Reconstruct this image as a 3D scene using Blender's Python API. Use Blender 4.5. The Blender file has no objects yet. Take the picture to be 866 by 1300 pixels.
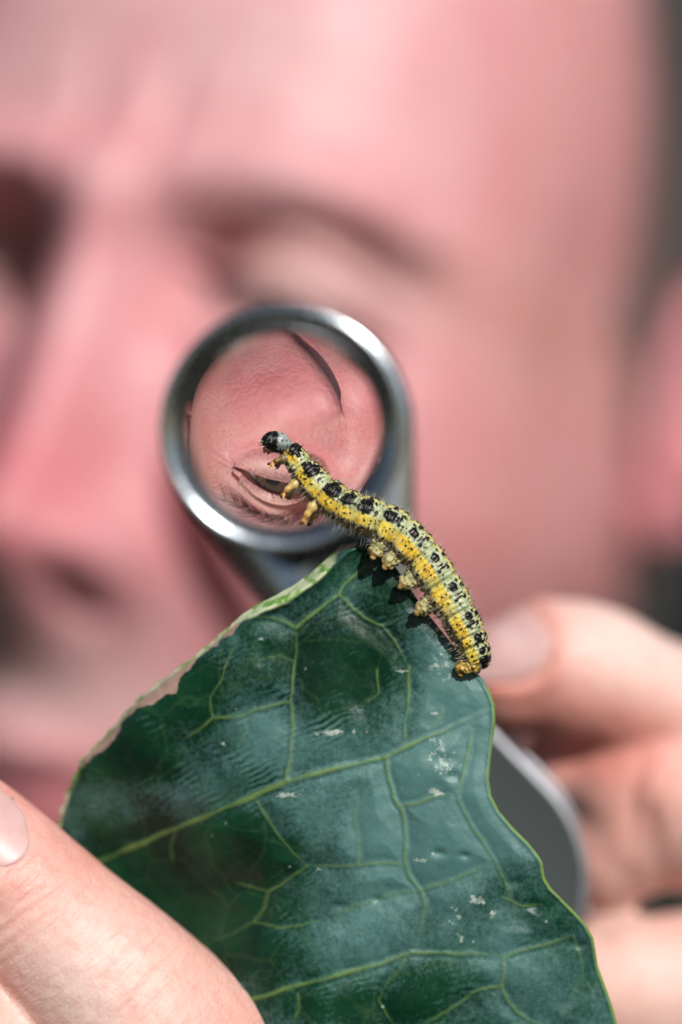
import bpy, bmesh, math, random
import numpy as np
from mathutils import Vector, Matrix
from mathutils.bvhtree import BVHTree

random.seed(7)
rng = np.random.default_rng(7)
R = math.radians
SC = bpy.context.scene
COL = SC.collection

# ------------------------------------------------------------------ camera
# All building is done in millimetres (X right, Y away from the camera, Z up) and scaled to metres.
# Y = 0 is the plane of the caterpillar; the camera stands 300 mm in front of it.
DIST = 300.0
PXMM = 11.0            # photograph pixels per mm at Y = 0
MM = 0.001

cam_d = bpy.data.cameras.new('camera')
cam = bpy.data.objects.new('camera', cam_d)
COL.objects.link(cam)
cam.location = (0, -DIST * MM, 0)
cam.rotation_euler = (R(90), 0, 0)
cam_d.sensor_fit = 'VERTICAL'
cam_d.lens = 100.0
cam_d.sensor_height = 1300 / PXMM / DIST * 100.0
cam_d.clip_start = 0.01
cam_d.clip_end = 100.0
cam_d.dof.use_dof = True
cam_d.dof.focus_distance = (DIST - 2.2) * MM
cam_d.dof.aperture_fstop = 100.0 / 20.5
SC.camera = cam

# ------------------------------------------------------------------ light
SUN_AZ, SUN_EL = R(25), R(37)          # to the right of and above the camera
to_sun = Vector((math.sin(SUN_AZ) * math.cos(SUN_EL), -math.cos(SUN_AZ) * math.cos(SUN_EL), math.sin(SUN_EL)))
world = bpy.data.worlds.new('World')
SC.world = world
world.use_nodes = True
wn = world.node_tree.nodes
sky = wn.new('ShaderNodeTexSky')
sky.sky_type = 'NISHITA'
sky.sun_disc = False
sky.sun_elevation = SUN_EL
sky.sun_rotation = math.atan2(to_sun.x, to_sun.y)
bg = wn['Background']
bg.inputs['Strength'].default_value = 0.05
world.node_tree.links.new(sky.outputs[0], bg.inputs['Color'])
sun_d = bpy.data.lights.new('sun', 'SUN')
sun_d.energy = 4.9
sun_d.angle = R(0.6)
sun_d.color = (1.0, 0.97, 0.93)
sun = bpy.data.objects.new('sun', sun_d)
COL.objects.link(sun)
sun.location = to_sun * 2
sun.rotation_euler = to_sun.to_track_quat('Z', 'Y').to_euler()
SC.view_settings.view_transform = 'Standard'
SC.view_settings.look = 'None'
SC.view_settings.exposure = 0.12
SC.view_settings.gamma = 1.0
SC.render.engine = 'CYCLES'
SC.cycles.max_bounces = 14
SC.cycles.transmission_bounces = 12
SC.cycles.use_denoising = True
SC.cycles.sample_clamp_indirect = 4.0

# ------------------------------------------------------------------ helpers
def W(px, py, Y):
    k = (DIST + Y) / DIST / PXMM
    return np.array([(px - 433.0) * k, Y, (650.0 - py) * k])

def sstep(a, b, x):
    t = np.clip((x - a) / (b - a), 0, 1)
    return t * t * (3 - 2 * t)

def gauss(x, s):
    return np.exp(-(x / s) ** 2)

def catmull(P, n):
    """resample a polyline of any dimension with a Catmull-Rom curve, even in arc length"""
    P = np.asarray(P, float)
    Q = np.vstack([2 * P[0] - P[1], P, 2 * P[-1] - P[-2]])
    out = []
    for i in range(1, len(Q) - 2):
        p0, p1, p2, p3 = Q[i - 1], Q[i], Q[i + 1], Q[i + 2]
        for t in np.linspace(0, 1, 40, endpoint=False):
            out.append(0.5 * ((2 * p1) + (-p0 + p2) * t + (2 * p0 - 5 * p1 + 4 * p2 - p3) * t * t + (-p0 + 3 * p1 - 3 * p2 + p3) * t ** 3))
    out.append(P[-1])
    out = np.array(out)
    d = min(3, out.shape[1])
    s = np.concatenate([[0], np.cumsum(np.linalg.norm(np.diff(out[:, :d], axis=0), axis=1))])
    q = np.linspace(0, s[-1], n)
    return np.stack([np.interp(q, s, out[:, k]) for k in range(out.shape[1])], 1)

def value_noise(P, scale, seed=0):
    """smooth 3-D value noise in -1..1 for arrays of points"""
    P = np.asarray(P, float) * scale
    i = np.floor(P).astype(np.int64)
    f = P - i
    f = f * f * (3 - 2 * f)
    def h(x, y, z):
        n = (x * 374761393 + y * 668265263 + z * 2147483647 + seed * 1274126177) & 0x7fffffff
        n = ((n ^ (n >> 13)) * 1274126177) & 0x7fffffff
        return ((n ^ (n >> 16)) & 0xffff) / 32767.5 - 1
    r = 0
    for dx in (0, 1):
        for dy in (0, 1):
            for dz in (0, 1):
                w = (f[..., 0] if dx else 1 - f[..., 0]) * (f[..., 1] if dy else 1 - f[..., 1]) * (f[..., 2] if dz else 1 - f[..., 2])
                r = r + w * h(i[..., 0] + dx, i[..., 1] + dy, i[..., 2] + dz)
    return r

def make(name, V, F, mat, parent=None, origin=(0, 0, 0), smooth=True, attrs=None):
    """one mesh object from vertices in mm"""
    o3 = np.asarray(origin, float)
    V = (np.asarray(V, float) - o3) * MM
    me = bpy.data.meshes.new(name)
    me.from_pydata(V.tolist(), [], [list(map(int, f)) for f in F] if not isinstance(F, np.ndarray) else F.tolist())
    me.update()
    if smooth:
        me.polygons.foreach_set('use_smooth', np.ones(len(me.polygons), bool))
    for an, arr in (attrs or {}).items():
        arr = np.asarray(arr, np.float32)
        a = me.color_attributes.new(an, 'FLOAT_COLOR', 'POINT')
        full = np.ones((len(V), 4), np.float32)
        full[:, :arr.shape[1]] = arr
        a.data.foreach_set('color', full.ravel())
    o = bpy.data.objects.new(name, me)
    COL.objects.link(o)
    o.location = o3 * MM
    if mat:
        me.materials.append(mat)
    if parent is not None:
        o.parent = parent
        o.location = (o3 * MM) - np.array(parent.get('_org', (0, 0, 0))) if '_org' in parent else o3 * MM
    return o

def empty(name, origin):
    e = bpy.data.objects.new(name, None)
    COL.objects.link(e)
    e.location = np.asarray(origin) * MM
    e.empty_display_size = 0.01
    return e

def child(o, parent):
    """parent keeping the world place (parents here are unrotated when this is used)"""
    o.parent = parent
    o.matrix_parent_inverse = Matrix.Translation(-Vector(parent.location)) if parent.parent is None else Matrix.Identity(4)
    return o

def tag(o, label=None, cat=None, kind=None):
    if label: o['label'] = label
    if cat: o['category'] = cat
    if kind: o['kind'] = kind
    return o

def grid_faces(nr, nc, wrap=False, flip=False):
    r = np.arange(nr - 1)[:, None]
    c = np.arange(nc if wrap else nc - 1)[None, :]
    c2 = (c + 1) % nc
    f = np.stack([r * nc + c, r * nc + c2, (r + 1) * nc + c2, (r + 1) * nc + c], -1).reshape(-1, 4)
    return f[:, ::-1] if flip else f

def tube(path, radii, m=20, caps=True, squash=None):
    """capsule-ended tube; radii per path point; squash = (unit direction, factor)"""
    path = np.asarray(path, float)
    radii = np.asarray(radii, float)
    if caps:
        t0 = path[0] - path[1]; t0 /= np.linalg.norm(t0)
        t1 = path[-1] - path[-2]; t1 /= np.linalg.norm(t1)
        an = np.linspace(0.06, 1, 6) * math.pi / 2
        pre = [path[0] + t0 * radii[0] * math.cos(a) for a in an[:-1]]
        post = [path[-1] + t1 * radii[-1] * math.cos(a) for a in an[:-1]][::-1]
        prer = [radii[0] * math.sin(a) for a in an[:-1]]
        postr = [radii[-1] * math.sin(a) for a in an[:-1]][::-1]
        path = np.vstack([pre, path, post])
        radii = np.concatenate([prer, radii, postr])
    T = np.gradient(path, axis=0)
    T /= np.linalg.norm(T, axis=1)[:, None]
    ref = np.array([0.0, -1.0, 0.0])
    if abs(T[0] @ ref) > 0.9: ref = np.array([1.0, 0, 0])
    V = []
    a = np.linspace(0, 2 * math.pi, m, endpoint=False)
    u = ref
    for p, t, r in zip(path, T, radii):
        u = u - t * (u @ t); u /= np.linalg.norm(u)
        v = np.cross(t, u)
        V.append(p + r * (np.cos(a)[:, None] * u + np.sin(a)[:, None] * v))
    V = np.vstack(V)
    n = len(path)
    F = grid_faces(n, m, wrap=True).tolist()
    F.append(list(range(m))[::-1])
    F.append([(n - 1) * m + i for i in range(m)])
    if squash is not None:
        d, k = squash
        d = np.asarray(d, float) / np.linalg.norm(d)
        # squash every ring about its own centre
        for i in range(n):
            blk = V[i * m:(i + 1) * m]
            off = blk - path[i]
            V[i * m:(i + 1) * m] = path[i] + off + np.outer(off @ d, d) * (k - 1)
    return V, F

def merge(parts):
    V, F, k = [], [], 0
    for v, f in parts:
        V.append(v); F += [[i + k for i in q] for q in f]; k += len(v)
    return np.vstack(V), F

def remesh(parts, voxel, smooth=6):
    """voxel-union of closed pieces into one continuous skin; returns vertices (mm) and faces"""
    V, F = merge(parts)
    me = bpy.data.meshes.new('tmp'); me.from_pydata(V.tolist(), [], F); me.update()
    o = bpy.data.objects.new('tmp', me); COL.objects.link(o)
    m = o.modifiers.new('r', 'REMESH'); m.mode = 'VOXEL'; m.voxel_size = voxel; m.adaptivity = 0
    s = o.modifiers.new('s', 'SMOOTH'); s.factor = 0.5; s.iterations = smooth
    dg = bpy.context.evaluated_depsgraph_get(); dg.update()
    ev = o.evaluated_get(dg); em = ev.to_mesh()
    n = len(em.vertices)
    A = np.empty(n * 3); em.vertices.foreach_get('co', A)
    N = np.empty(n * 3); em.vertices.foreach_get('normal', N)
    faces = [list(p.vertices) for p in em.polygons]
    ev.to_mesh_clear()
    bpy.data.objects.remove(o); bpy.data.meshes.remove(me)
    return A.reshape(-1, 3), N.reshape(-1, 3), faces

def strands(roots, dirs, lengths, radii, bend=None, seg=3):
    """tapered three-sided hairs, all in one vertex list"""
    roots = np.asarray(roots); dirs = np.asarray(dirs)
    n = len(roots)
    ref = np.where(np.abs(dirs[:, [0]]) > 0.8, np.array([[0, 0, 1.0]]), np.array([[1.0, 0, 0]]))
    u = np.cross(dirs, ref); u /= np.linalg.norm(u, axis=1)[:, None]
    v = np.cross(dirs, u)
    if bend is None: bend = np.zeros_like(dirs)
    V = np.zeros((n, (seg + 1) * 3, 3))
    for k in range(seg + 1):
        t = k / seg
        c = roots + dirs * (lengths * t)[:, None] + bend * (lengths * t * t)[:, None]
        r = radii * (1 - 0.85 * t)
        for j in range(3):
            a = j * 2 * math.pi / 3
            V[:, k * 3 + j] = c + u * (r * math.cos(a))[:, None] + v * (r * math.sin(a))[:, None]
    base = (np.arange(n) * (seg + 1) * 3)[:, None]
    F = []
    for k in range(seg):
        for j in range(3):
            j2 = (j + 1) % 3
            F.append(np.concatenate([base + k * 3 + j, base + k * 3 + j2, base + (k + 1) * 3 + j2, base + (k + 1) * 3 + j], 1))
    return V.reshape(-1, 3), np.vstack(F)

# ------------------------------------------------------------------ materials
class Mat:
    def __init__(self, name, **kw):
        self.m = bpy.data.materials.new(name); self.m.use_nodes = True
        self.t = self.m.node_tree; self.b = self.t.nodes['Principled BSDF']
        for k, v in kw.items(): self.set(k, v)
    def set(self, k, v):
        k = k.replace('_', ' ')
        for i in self.b.inputs:
            if i.name.lower() == k.lower():
                i.default_value = (*v, 1) if isinstance(v, tuple) and len(v) == 3 and i.type == 'RGBA' else v
    def n(self, kind, **kw):
        nd = self.t.nodes.new('ShaderNode' + kind)
        for k, v in kw.items():
            if hasattr(nd, k): setattr(nd, k, v)
            else: nd.inputs[k.replace('_', ' ')].default_value = v
        return nd
    def l(self, a, b): self.t.links.new(a, b)
    def inp(self, name): return self.b.inputs[name]
    def pos(self):
        return self.n('TexCoord').outputs['Object']
    def noise(self, scale_per_mm, detail=4, rough=0.55, vec=None):
        nd = self.n('TexNoise'); nd.inputs['Scale'].default_value = scale_per_mm * 1000
        nd.inputs['Detail'].default_value = detail; nd.inputs['Roughness'].default_value = rough
        self.l(vec or self.pos(), nd.inputs['Vector']); return nd.outputs['Fac']
    def voronoi(self, scale_per_mm, feature='F1', vec=None):
        nd = self.n('TexVoronoi', feature=feature); nd.inputs['Scale'].default_value = scale_per_mm * 1000
        self.l(vec or self.pos(), nd.inputs['Vector']); return nd.outputs['Distance']
    def ramp(self, fac, *stops, interp='LINEAR'):
        r = self.n('ValToRGB'); r.color_ramp.interpolation = interp
        el = r.color_ramp.elements
        while len(el) < len(stops): el.new(0.5)
        for e, (p, c) in zip(el, stops):
            e.position = p; e.color = (*c, 1) if isinstance(c, tuple) else (c, c, c, 1)
        self.l(fac, r.inputs['Fac']); return r.outputs['Color']
    def mix(self, fac, a, b, mode='MIX'):
        x = self.n('Mix', data_type='RGBA', blend_type=mode)
        for s, i in ((fac, 0), (a, 6), (b, 7)):
            if hasattr(s, 'links'): self.l(s, x.inputs[i])
            else: x.inputs[i].default_value = (*s, 1) if isinstance(s, tuple) else s
        return x.outputs[2]
    def math(self, op, a, b=0.0, clamp=False):
        x = self.n('Math', operation=op, use_clamp=clamp)
        for s, i in ((a, 0), (b, 1)):
            if hasattr(s, 'links'): self.l(s, x.inputs[i])
            else: x.inputs[i].default_value = s
        return x.outputs[0]
    def attr(self, name):
        a = self.n('Attribute', attribute_name=name); s = self.n('SeparateColor')
        self.l(a.outputs['Color'], s.inputs[0]); return a.outputs['Color'], s.outputs[0], s.outputs[1], s.outputs[2]
    def bump(self, h, strength, dist_mm, prev=None):
        b = self.n('Bump'); b.inputs['Strength'].default_value = strength; b.inputs['Distance'].default_value = dist_mm * MM
        self.l(h, b.inputs['Height'])
        if prev: self.l(prev, b.inputs['Normal'])
        return b.outputs['Normal']

def skin_material(name, base, red, pale, red_amount=0.5, bump=1.0, sss=0.35, rough=0.45, lines=False):
    m = Mat(name, Roughness=rough, Specular_IOR_Level=0.45)
    c, a_red, a_dark, a_pale = m.attr('tone')
    n1 = m.noise(0.09, 5)
    n2 = m.noise(0.7, 4, 0.6)
    col = m.mix(m.ramp(n1, (0.35, 0.0), (0.65, 1.0)), base, red)
    col = m.mix(red_amount, base, col)
    col = m.mix(a_red, col, red)
    col = m.mix(a_pale, col, pale)
    col = m.mix(m.math('MULTIPLY', m.ramp(n2, (0.45, 0.0), (0.75, 1.0)), 0.35 if lines else 0.55), col, tuple(x * y for x, y in zip(red, (0.95, 0.8, 0.8))))
    if not lines:      # open pores
        col = m.mix(m.math('MULTIPLY', m.ramp(m.voronoi(0.8), (0.10, 1.0), (0.28, 0.0)), 0.30), col, tuple(x * 0.55 for x in red))
    _, a_tan, _, _ = m.attr('tan')
    col = m.mix(a_tan, col, (0.56, 0.255, 0.20))
    col = m.mix(a_dark, col, (0.10, 0.075, 0.06))
    m.l(col, m.inp('Base Color'))
    m.inp('Subsurface Weight').default_value = sss
    m.inp('Subsurface Radius').default_value = (1.0, 0.30, 0.16)
    m.inp('Subsurface Scale').default_value = 0.0036 if lines else 0.0026
    por = m.voronoi(1.5 if lines else 0.75)
    fine = m.noise(2.6 if lines else 0.7, 6, 0.65)
    nrm = m.bump(m.ramp(por, (0.0, 0.0), (0.35, 1.0)), 0.30 * bump, 0.12 if lines else 0.30)
    nrm = m.bump(fine, 0.45 * bump, 0.22 if lines else 1.1, nrm)
    nrm = m.bump(m.noise(0.45, 4), 0.35 * bump, 0.5, nrm)
    if lines:      # fine lines that run across the fingers
        mp = m.n('Mapping', vector_type='TEXTURE'); mp.inputs['Rotation'].default_value = (0, R(47), 0); mp.inputs['Scale'].default_value = (0.45, 1.6, 3.2)
        m.l(m.pos(), mp.inputs['Vector'])
        nrm = m.bump(m.noise(0.55, 5, 0.62, mp.outputs['Vector']), 0.55, 0.45, nrm)
        nrm = m.bump(m.ramp(m.voronoi(0.55, 'DISTANCE_TO_EDGE', mp.outputs['Vector']), (0.0, 0.0), (0.12, 1.0)), 0.22, 0.12, nrm)
    m.l(nrm, m.inp('Normal'))
    if not lines: m.inp('Coat Weight').default_value = 0.55; m.inp('Coat Roughness').default_value = 0.46
    m.l(m.ramp(m.noise(1.2, 4), (0.3, rough - 0.1), (0.7, rough + 0.12)), m.inp('Roughness'))
    return m.m

M_FACE = skin_material('face_skin', (0.63, 0.325, 0.335), (0.55, 0.145, 0.165), (0.66, 0.48, 0.45), 0.50, 1.7, 0.12, 0.38)
M_HAND = skin_material('hand_skin', (0.67, 0.475, 0.41), (0.62, 0.235, 0.19), (0.72, 0.58, 0.52), 0.35, 0.9, 0.30, 0.42, True)

def plain(name, col, rough=0.5, metal=0.0, **kw):
    m = Mat(name, Base_Color=col, Roughness=rough, Metallic=metal, **kw)
    return m

def hair_material(name, dark, light):
    m = Mat(name, Roughness=0.45)
    m.l(m.mix(m.ramp(m.noise(0.35, 3), (0.35, 0.0), (0.65, 1.0)), dark, light), m.inp('Base Color'))
    return m.m
M_HAIR = hair_material('grey_hair', (0.030, 0.030, 0.032), (0.16, 0.16, 0.16))
M_BROW = hair_material('brow_hair', (0.025, 0.018, 0.014), (0.09, 0.065, 0.05))
M_LASH = hair_material('lash_hair', (0.012, 0.008, 0.006), (0.03, 0.02, 0.015))

def nail_material():
    m = Mat('nail', Roughness=0.42, Specular_IOR_Level=0.4)
    m.l(m.mix(m.ramp(m.noise(0.25, 3), (0.3, 0.0), (0.7, 1.0)), (0.50, 0.295, 0.27), (0.56, 0.37, 0.35)), m.inp('Base Color'))
    m.inp('Subsurface Weight').default_value = 0.3
    m.inp('Subsurface Radius').default_value = (1, 0.4, 0.25)
    m.inp('Subsurface Scale').default_value = 0.0015
    m.inp('Coat Weight').default_value = 0.15
    m.l(m.bump(m.noise(0.9, 3), 0.15, 0.15), m.inp('Normal'))
    return m.m
M_NAIL = nail_material()

def steel_material(name, base, rough):
    m = Mat(name, Metallic=1.0, Roughness=rough)
    m.l(m.mix(m.ramp(m.noise(0.5, 4), (0.3, 0.0), (0.7, 1.0)), base, tuple(x * 0.86 for x in base)), m.inp('Base Color'))
    m.l(m.ramp(m.noise(1.8, 5), (0.3, rough - 0.05), (0.7, rough + 0.1)), m.inp('Roughness'))
    mp = m.n('Mapping'); mp.inputs['Scale'].default_value = (1, 1, 30); m.l(m.pos(), mp.inputs['Vector'])
    m.l(m.bump(m.noise(0.35, 4, 0.6, mp.outputs['Vector']), 0.05, 0.05), m.inp('Normal'))
    return m.m
M_STEEL = steel_material('polished_steel', (0.43, 0.475, 0.505), 0.23)
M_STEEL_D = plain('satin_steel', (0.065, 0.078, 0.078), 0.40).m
M_RIM = steel_material('brushed_rim', (0.36, 0.37, 0.40), 0.50)
M_BLACK = plain('blackened_bore', (0.012, 0.012, 0.013), 0.35).m
M_GLASS = Mat('lens_glass', Base_Color=(0.90, 0.83, 0.77), Roughness=0.0, Transmission_Weight=1.0, IOR=1.7).m

# ================================================================== BACKGROUND
def build_hedge():
    n = 7000
    P = np.stack([rng.uniform(-1100, 1500, n), 1700 + rng.normal(0, 45, n), rng.uniform(-1100, 1100, n)], 1)
    m_b = Mat('hedge_leaf', Roughness=0.5)
    m_b.l(m_b.mix(m_b.noise(0.004, 2), (0.018, 0.026, 0.022), (0.045, 0.055, 0.048)), m_b.inp('Base Color'))
    V, F = [], []
    for p in P:
        a = rng.normal(0, 1, 3); a /= np.linalg.norm(a)
        b = np.cross(a, rng.normal(0, 1, 3)); b /= np.linalg.norm(b)
        L, w = rng.uniform(30, 55), rng.uniform(12, 22)
        k = len(V)
        nn = np.cross(a, b) * 5
        V += [p - a * L, p - a * L * .3 + b * w + nn, p + a * L * .4 + b * w * .8 + nn, p + a * L, p + a * L * .4 - b * w * .8 + nn, p - a * L * .3 - b * w + nn]
        F += [[k, k + 1, k + 5], [k + 1, k + 2, k + 4, k + 5], [k + 2, k + 3, k + 4]]
    # the dark inside of the hedge
    k = len(V)
    for x in (-1150, 1550):
        for y in (1790, 2000):
            for z in (-1150, 1150):
                V.append(np.array([x, y, z]))
    F += [[k, k + 1, k + 5, k + 4], [k + 2, k + 6, k + 7, k + 3], [k, k + 4, k + 6, k + 2], [k + 1, k + 3, k + 7, k + 5], [k, k + 2, k + 3, k + 1], [k + 4, k + 5, k + 7, k + 6]]
    o = make('hedge', V, F, m_b.m, smooth=False, origin=(200, 1700, -1150))
    tag(o, 'dark blurred grey green foliage behind the head', 'hedge', 'stuff')
build_hedge()

# ================================================================== THE PERSON
person = empty('person', W(433, 1300, 120))
tag(person, 'person squinting one eye through a steel loupe while holding up a leaf', 'person')

EYE_PX, EYE_Y = (350, 373), 122.0
YAW, ROLL, PITCH = R(18), R(8), R(8)
HEAD_R = Matrix.Rotation(ROLL, 4, 'Y') @ Matrix.Rotation(-YAW, 4, 'Z') @ Matrix.Rotation(-PITCH, 4, 'X')
EYE_C = np.array([30.0, 19.3, 0.0])       # eyeball centre, head space
EYE_TILT = R(-13)
ew = W(*EYE_PX, EYE_Y)
HEAD_O = Vector(ew) - (HEAD_R.to_3x3() @ Vector((30.0, 5.5, 0.0)))

def head_obj(name, V, F, mat, attrs=None, parent=None):
    o = make(name, V, F, mat, attrs=attrs)
    if parent is None:
        o.parent = person
        o.matrix_parent_inverse = Matrix.Identity(4)
        o.matrix_local = Matrix.Translation(HEAD_O * MM - Vector(person.location)) @ HEAD_R
    else:
        o.parent = parent
    return o

def seg_dist(x, z, pts):
    """distance to a polyline and signed side, plus parameter along it"""
    best = np.full(x.shape, 1e9); side = np.zeros(x.shape); par = np.zeros(x.shape)
    n = len(pts) - 1
    for i in range(n):
        ax, az = pts[i]; bx, bz = pts[i + 1]
        dx, dz = bx - ax, bz - az
        t = np.clip(((x - ax) * dx + (z - az) * dz) / (dx * dx + dz * dz), 0, 1)
        d = np.hypot(x - ax - t * dx, z - az - t * dz)
        s = np.sign(dx * (z - az) - dz * (x - ax))
        w = d < best
        best = np.where(w, d, best); side = np.where(w, s, side); par = np.where(w, (i + t) / n, par)
    return best, side, par

def smin(a, b, k):
    h = np.clip(0.5 + 0.5 * (b - a) / k, 0, 1)
    return b + (a - b) * h - k * h * (1 - h)

def eye_local(x, z, sx):
    u = (x * sx - EYE_C[0]); v = z - EYE_C[2]
    c, s = math.cos(EYE_TILT), math.sin(EYE_TILT)
    return u * c + v * s, -u * s + v * c

def slit_margin(u, v):
    """> 0 inside the lid opening"""
    w = np.clip(1 - (u / 18.5) ** 2, 0, None)
    top = 0.9 * w ** 0.9
    bot = -4.5 * w ** 1.1
    return np.minimum(top - v, v - bot) * (np.abs(u) < 18.5) - 10 * (np.abs(u) >= 18.5)

def head_surface(X, Y, Z):
    """carve the features into the base head; returns new Y and tone masks"""
    ax = np.abs(X)
    front = 1 - sstep(45, 80, Y)
    d = np.zeros_like(X)
    # brow ridge and orbit
    brow = 13.5 + 3.5 * (1 - ((ax - 30) / 24) ** 2)
    d += 4.5 * gauss(Z - brow, 8) * gauss(ax - 30, 30)
    d += 3.0 * gauss(Z - 17, 10) * gauss(ax, 12)
    d -= 8.0 * np.exp(-((ax - 31) / 17) ** 2 - ((Z - 2) / 11) ** 2)
    d -= 7.0 * np.exp(-((ax - 17) / 7) ** 2 - ((Z - 3) / 9) ** 2)
    d -= 15.0 * (X < 0) * np.exp(-((ax - 27) / 13) ** 4 - ((Z + 1) / 12) ** 4)
    d += 3.0 * (X < 0) * gauss(Z - 15, 6) * gauss(ax - 28, 24)      # heavier ridge added to cast shade into the deepened far socket
    # nose
    t = np.clip((8 - Z) / 55, 0, 1)
    ridge = (5 + 16 * t ** 1.15) * sstep(24, 6, Z) * sstep(-72, -48, Z)
    wid = 6.5 + 4.5 * t
    d += ridge * np.exp(-(ax / wid) ** 2 * 0.9)
    d += 4 * np.exp(-(ax / 9) ** 2 - ((Z + 44) / 9) ** 2)
    wing = np.exp(-((ax - 13) / 6.0) ** 2 - ((Z + 48) / 7.5) ** 2)
    d += 9.5 * wing
    d -= 6.0 * np.exp(-((ax - 10.0) / 3.6) ** 2 - ((Z + 54.5) / 3.4) ** 2)
    # cheeks
    d += 6.0 * np.exp(-((ax - 44) / 19) ** 2 - ((Z + 34) / 18) ** 2)
    d += 3.0 * np.exp(-((ax - 33) / 13) ** 2 - ((Z + 36) / 12) ** 2)
    # nasolabial fold
    fold = [(17, -29), (21, -36), (27, -45), (32, -54), (36, -66), (38, -78)]
    fd, side, fp = seg_dist(ax, Z, fold)
    fade = sstep(0.0, 0.18, fp) * (1 - 0.8 * sstep(0.75, 1.0, fp))
    d -= 3.4 * gauss(fd, 2.2) * fade
    d += 6.0 * gauss(fd - 6, 7.0) * (side > 0) * fade
    # pouch below the eye
    u, v = eye_local(X, Z, np.sign(X) + (X == 0))
    rr = np.hypot(u * 0.82, v + 1.5)
    below = sstep(1.0, -5.0, v)
    d -= 2.1 * gauss(rr - 15.5, 2.0) * below * sstep(-18, -6, u)
    d += 1.4 * np.exp(-((rr - 9.5) / 3.5) ** 2) * below
    # fine creases round the outer corner
    for k, (ang, ln) in enumerate(((-28, 15), (-8, 17), (12, 15))):
        a = R(ang)
        du, dv = (u - 15), v + 0.5 + k * 0.0
        s_ = du * math.cos(a) + dv * math.sin(a); q_ = -du * math.sin(a) + dv * math.cos(a)
        d -= 0.35 * gauss(q_ + 0.04 * s_, 0.8) * sstep(0, 4, s_) * (1 - sstep(ln * .5, ln, s_))
    # frown lines and forehead
    d -= 1.6 * gauss(ax - 7 - 0.05 * (Z - 20), 2.2) * sstep(8, 16, Z) * (1 - sstep(28, 44, Z))
    for zz in (38, 49, 61):
        d -= 0.5 * gauss(Z - zz - 2 * np.cos(X / 22), 2.0) * gauss(X, 55)
    # mouth and chin
    d += 6 * np.exp(-(ax / 26) ** 2 - ((Z + 80) / 15) ** 2)
    d += 3.0 * np.exp(-(ax / 20) ** 2 - ((Z + 80.5) / 3.6) ** 2) * gauss(ax, 30)
    d += 3.4 * np.exp(-(ax / 17) ** 2 - ((Z + 90) / 4.4) ** 2)
    d -= 2.5 * np.exp(-(ax / 23) ** 4 - ((Z + 85.2) / 1.2) ** 2)
    d -= 3.0 * np.exp(-(ax / 16) ** 2 - ((Z + 98) / 5) ** 2)
    d += 13 * np.exp(-(ax / 24) ** 2 - ((Z + 110) / 14) ** 2)
    d += 0.35 * value_noise(np.stack([X, Y, Z], -1), 0.12, 3)
    Yn = Y - d * front
    # lids: a cap that follows the eyeball, cut by the opening
    rr2 = np.clip((X * (np.sign(X) + (X == 0)) - EYE_C[0]) ** 2 + (Z - EYE_C[2]) ** 2, 0, None)
    cap = EYE_C[1] - np.sqrt(np.clip(15.2 ** 2 - rr2, 0.0, None))
    cap = np.where(rr2 < 15.0 ** 2, cap + 10.0 * (X < 0), 99.0)
    is_front = Y < 60
    lid = smin(Yn, cap, 3.2)
    # crease of the upper lid and hooded fold over it
    upper_crease = gauss(v - (6.6 - 0.014 * u * u), 1.0) * (np.abs(u) < 18)
    lid = lid + 1.5 * upper_crease
    lid = lid - 2.4 * gauss(v - (10.0 - 0.016 * u * u), 2.6) * gauss(u - 3, 13)
    mg = slit_margin(u, np.where(X < 0, (v + 3.2) * 9 - 3.2, v))        # the other eye is screwed shut
    inside = sstep(-0.12, 0.35, mg)
    eyeball = EYE_C[1] + 10.0 * (X < 0) - np.sqrt(np.clip(13.7 ** 2 - rr2, 0, None))
    lid = lid * (1 - inside) + (eyeball + 2.6) * inside
    Yn = np.where(is_front, lid, Yn)
    # tones: red, dark (stubble / scalp), pale
    red = 0.85 * np.exp(-(ax / 15) ** 2 - ((Z + 36) / 20) ** 2) + 0.6 * np.exp(-((ax - 42) / 17) ** 2 - ((Z + 34) / 17) ** 2)
    red += 0.7 * gauss(np.abs(mg), 0.7) * (Y < 60) + 0.45 * gauss(rr - 15.5, 2.5) * below + 0.45 * np.exp(-((ax - 18) / 6) ** 2 - ((Z - 0) / 9) ** 2)  # the pouch term paints reddish shading into its crease
    red += 0.75 * np.exp(-((ax) / 22) ** 4 - ((Z + 85.5) / 8) ** 2) + 0.55 * gauss(fd, 3) * fade
    red = np.clip(red, 0, 0.95) * front
    pale = np.clip(0.55 * np.exp(-((u) / 17) ** 2 - ((v + 5) / 6) ** 2) + 0.75 * np.exp(-((u - 3) / 16) ** 2 - ((v - 6) / 5) ** 2), 0, 1) * front
    pale += 0.75 * np.exp(-(ax / 28) ** 2 - ((Z + 68) / 10) ** 2) * front + 0.4 * np.exp(-((ax - 18) / 22) ** 2 - ((Z - 42) / 18) ** 2) * front  # pale upper lip, then a highlight painted onto the forehead
    stub = 0.16 * np.exp(-(ax / 27) ** 4 - ((Z + 66) / 8.5) ** 4) * sstep(-0.2, 0.4, value_noise(np.stack([X, Y, Z], -1), 0.9, 5) + 0.4)
    return Yn, np.clip(red, 0, 1), np.clip(stub * front, 0, 1), np.clip(pale, 0, 1)

def hair_mask(P):
    X, Y, Z = np.abs(P[:, 0]), P[:, 1], P[:, 2]
    top = sstep(104, 114, Z + 0.25 * Y)
    side = sstep(66, 72, Y - 0.22 * np.clip(Z, -40, 60) * -1) * sstep(-34, -22, Z)
    side = np.maximum(sstep(64, 71, Y) * sstep(6, 16, Z), sstep(72, 78, Y) * (Y < 90) * sstep(-6, 4, Z))
    back = sstep(100, 110, Y) * sstep(-70, -60, Z)
    return np.clip(np.maximum.reduce([top, side, back]), 0, 1)

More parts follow.
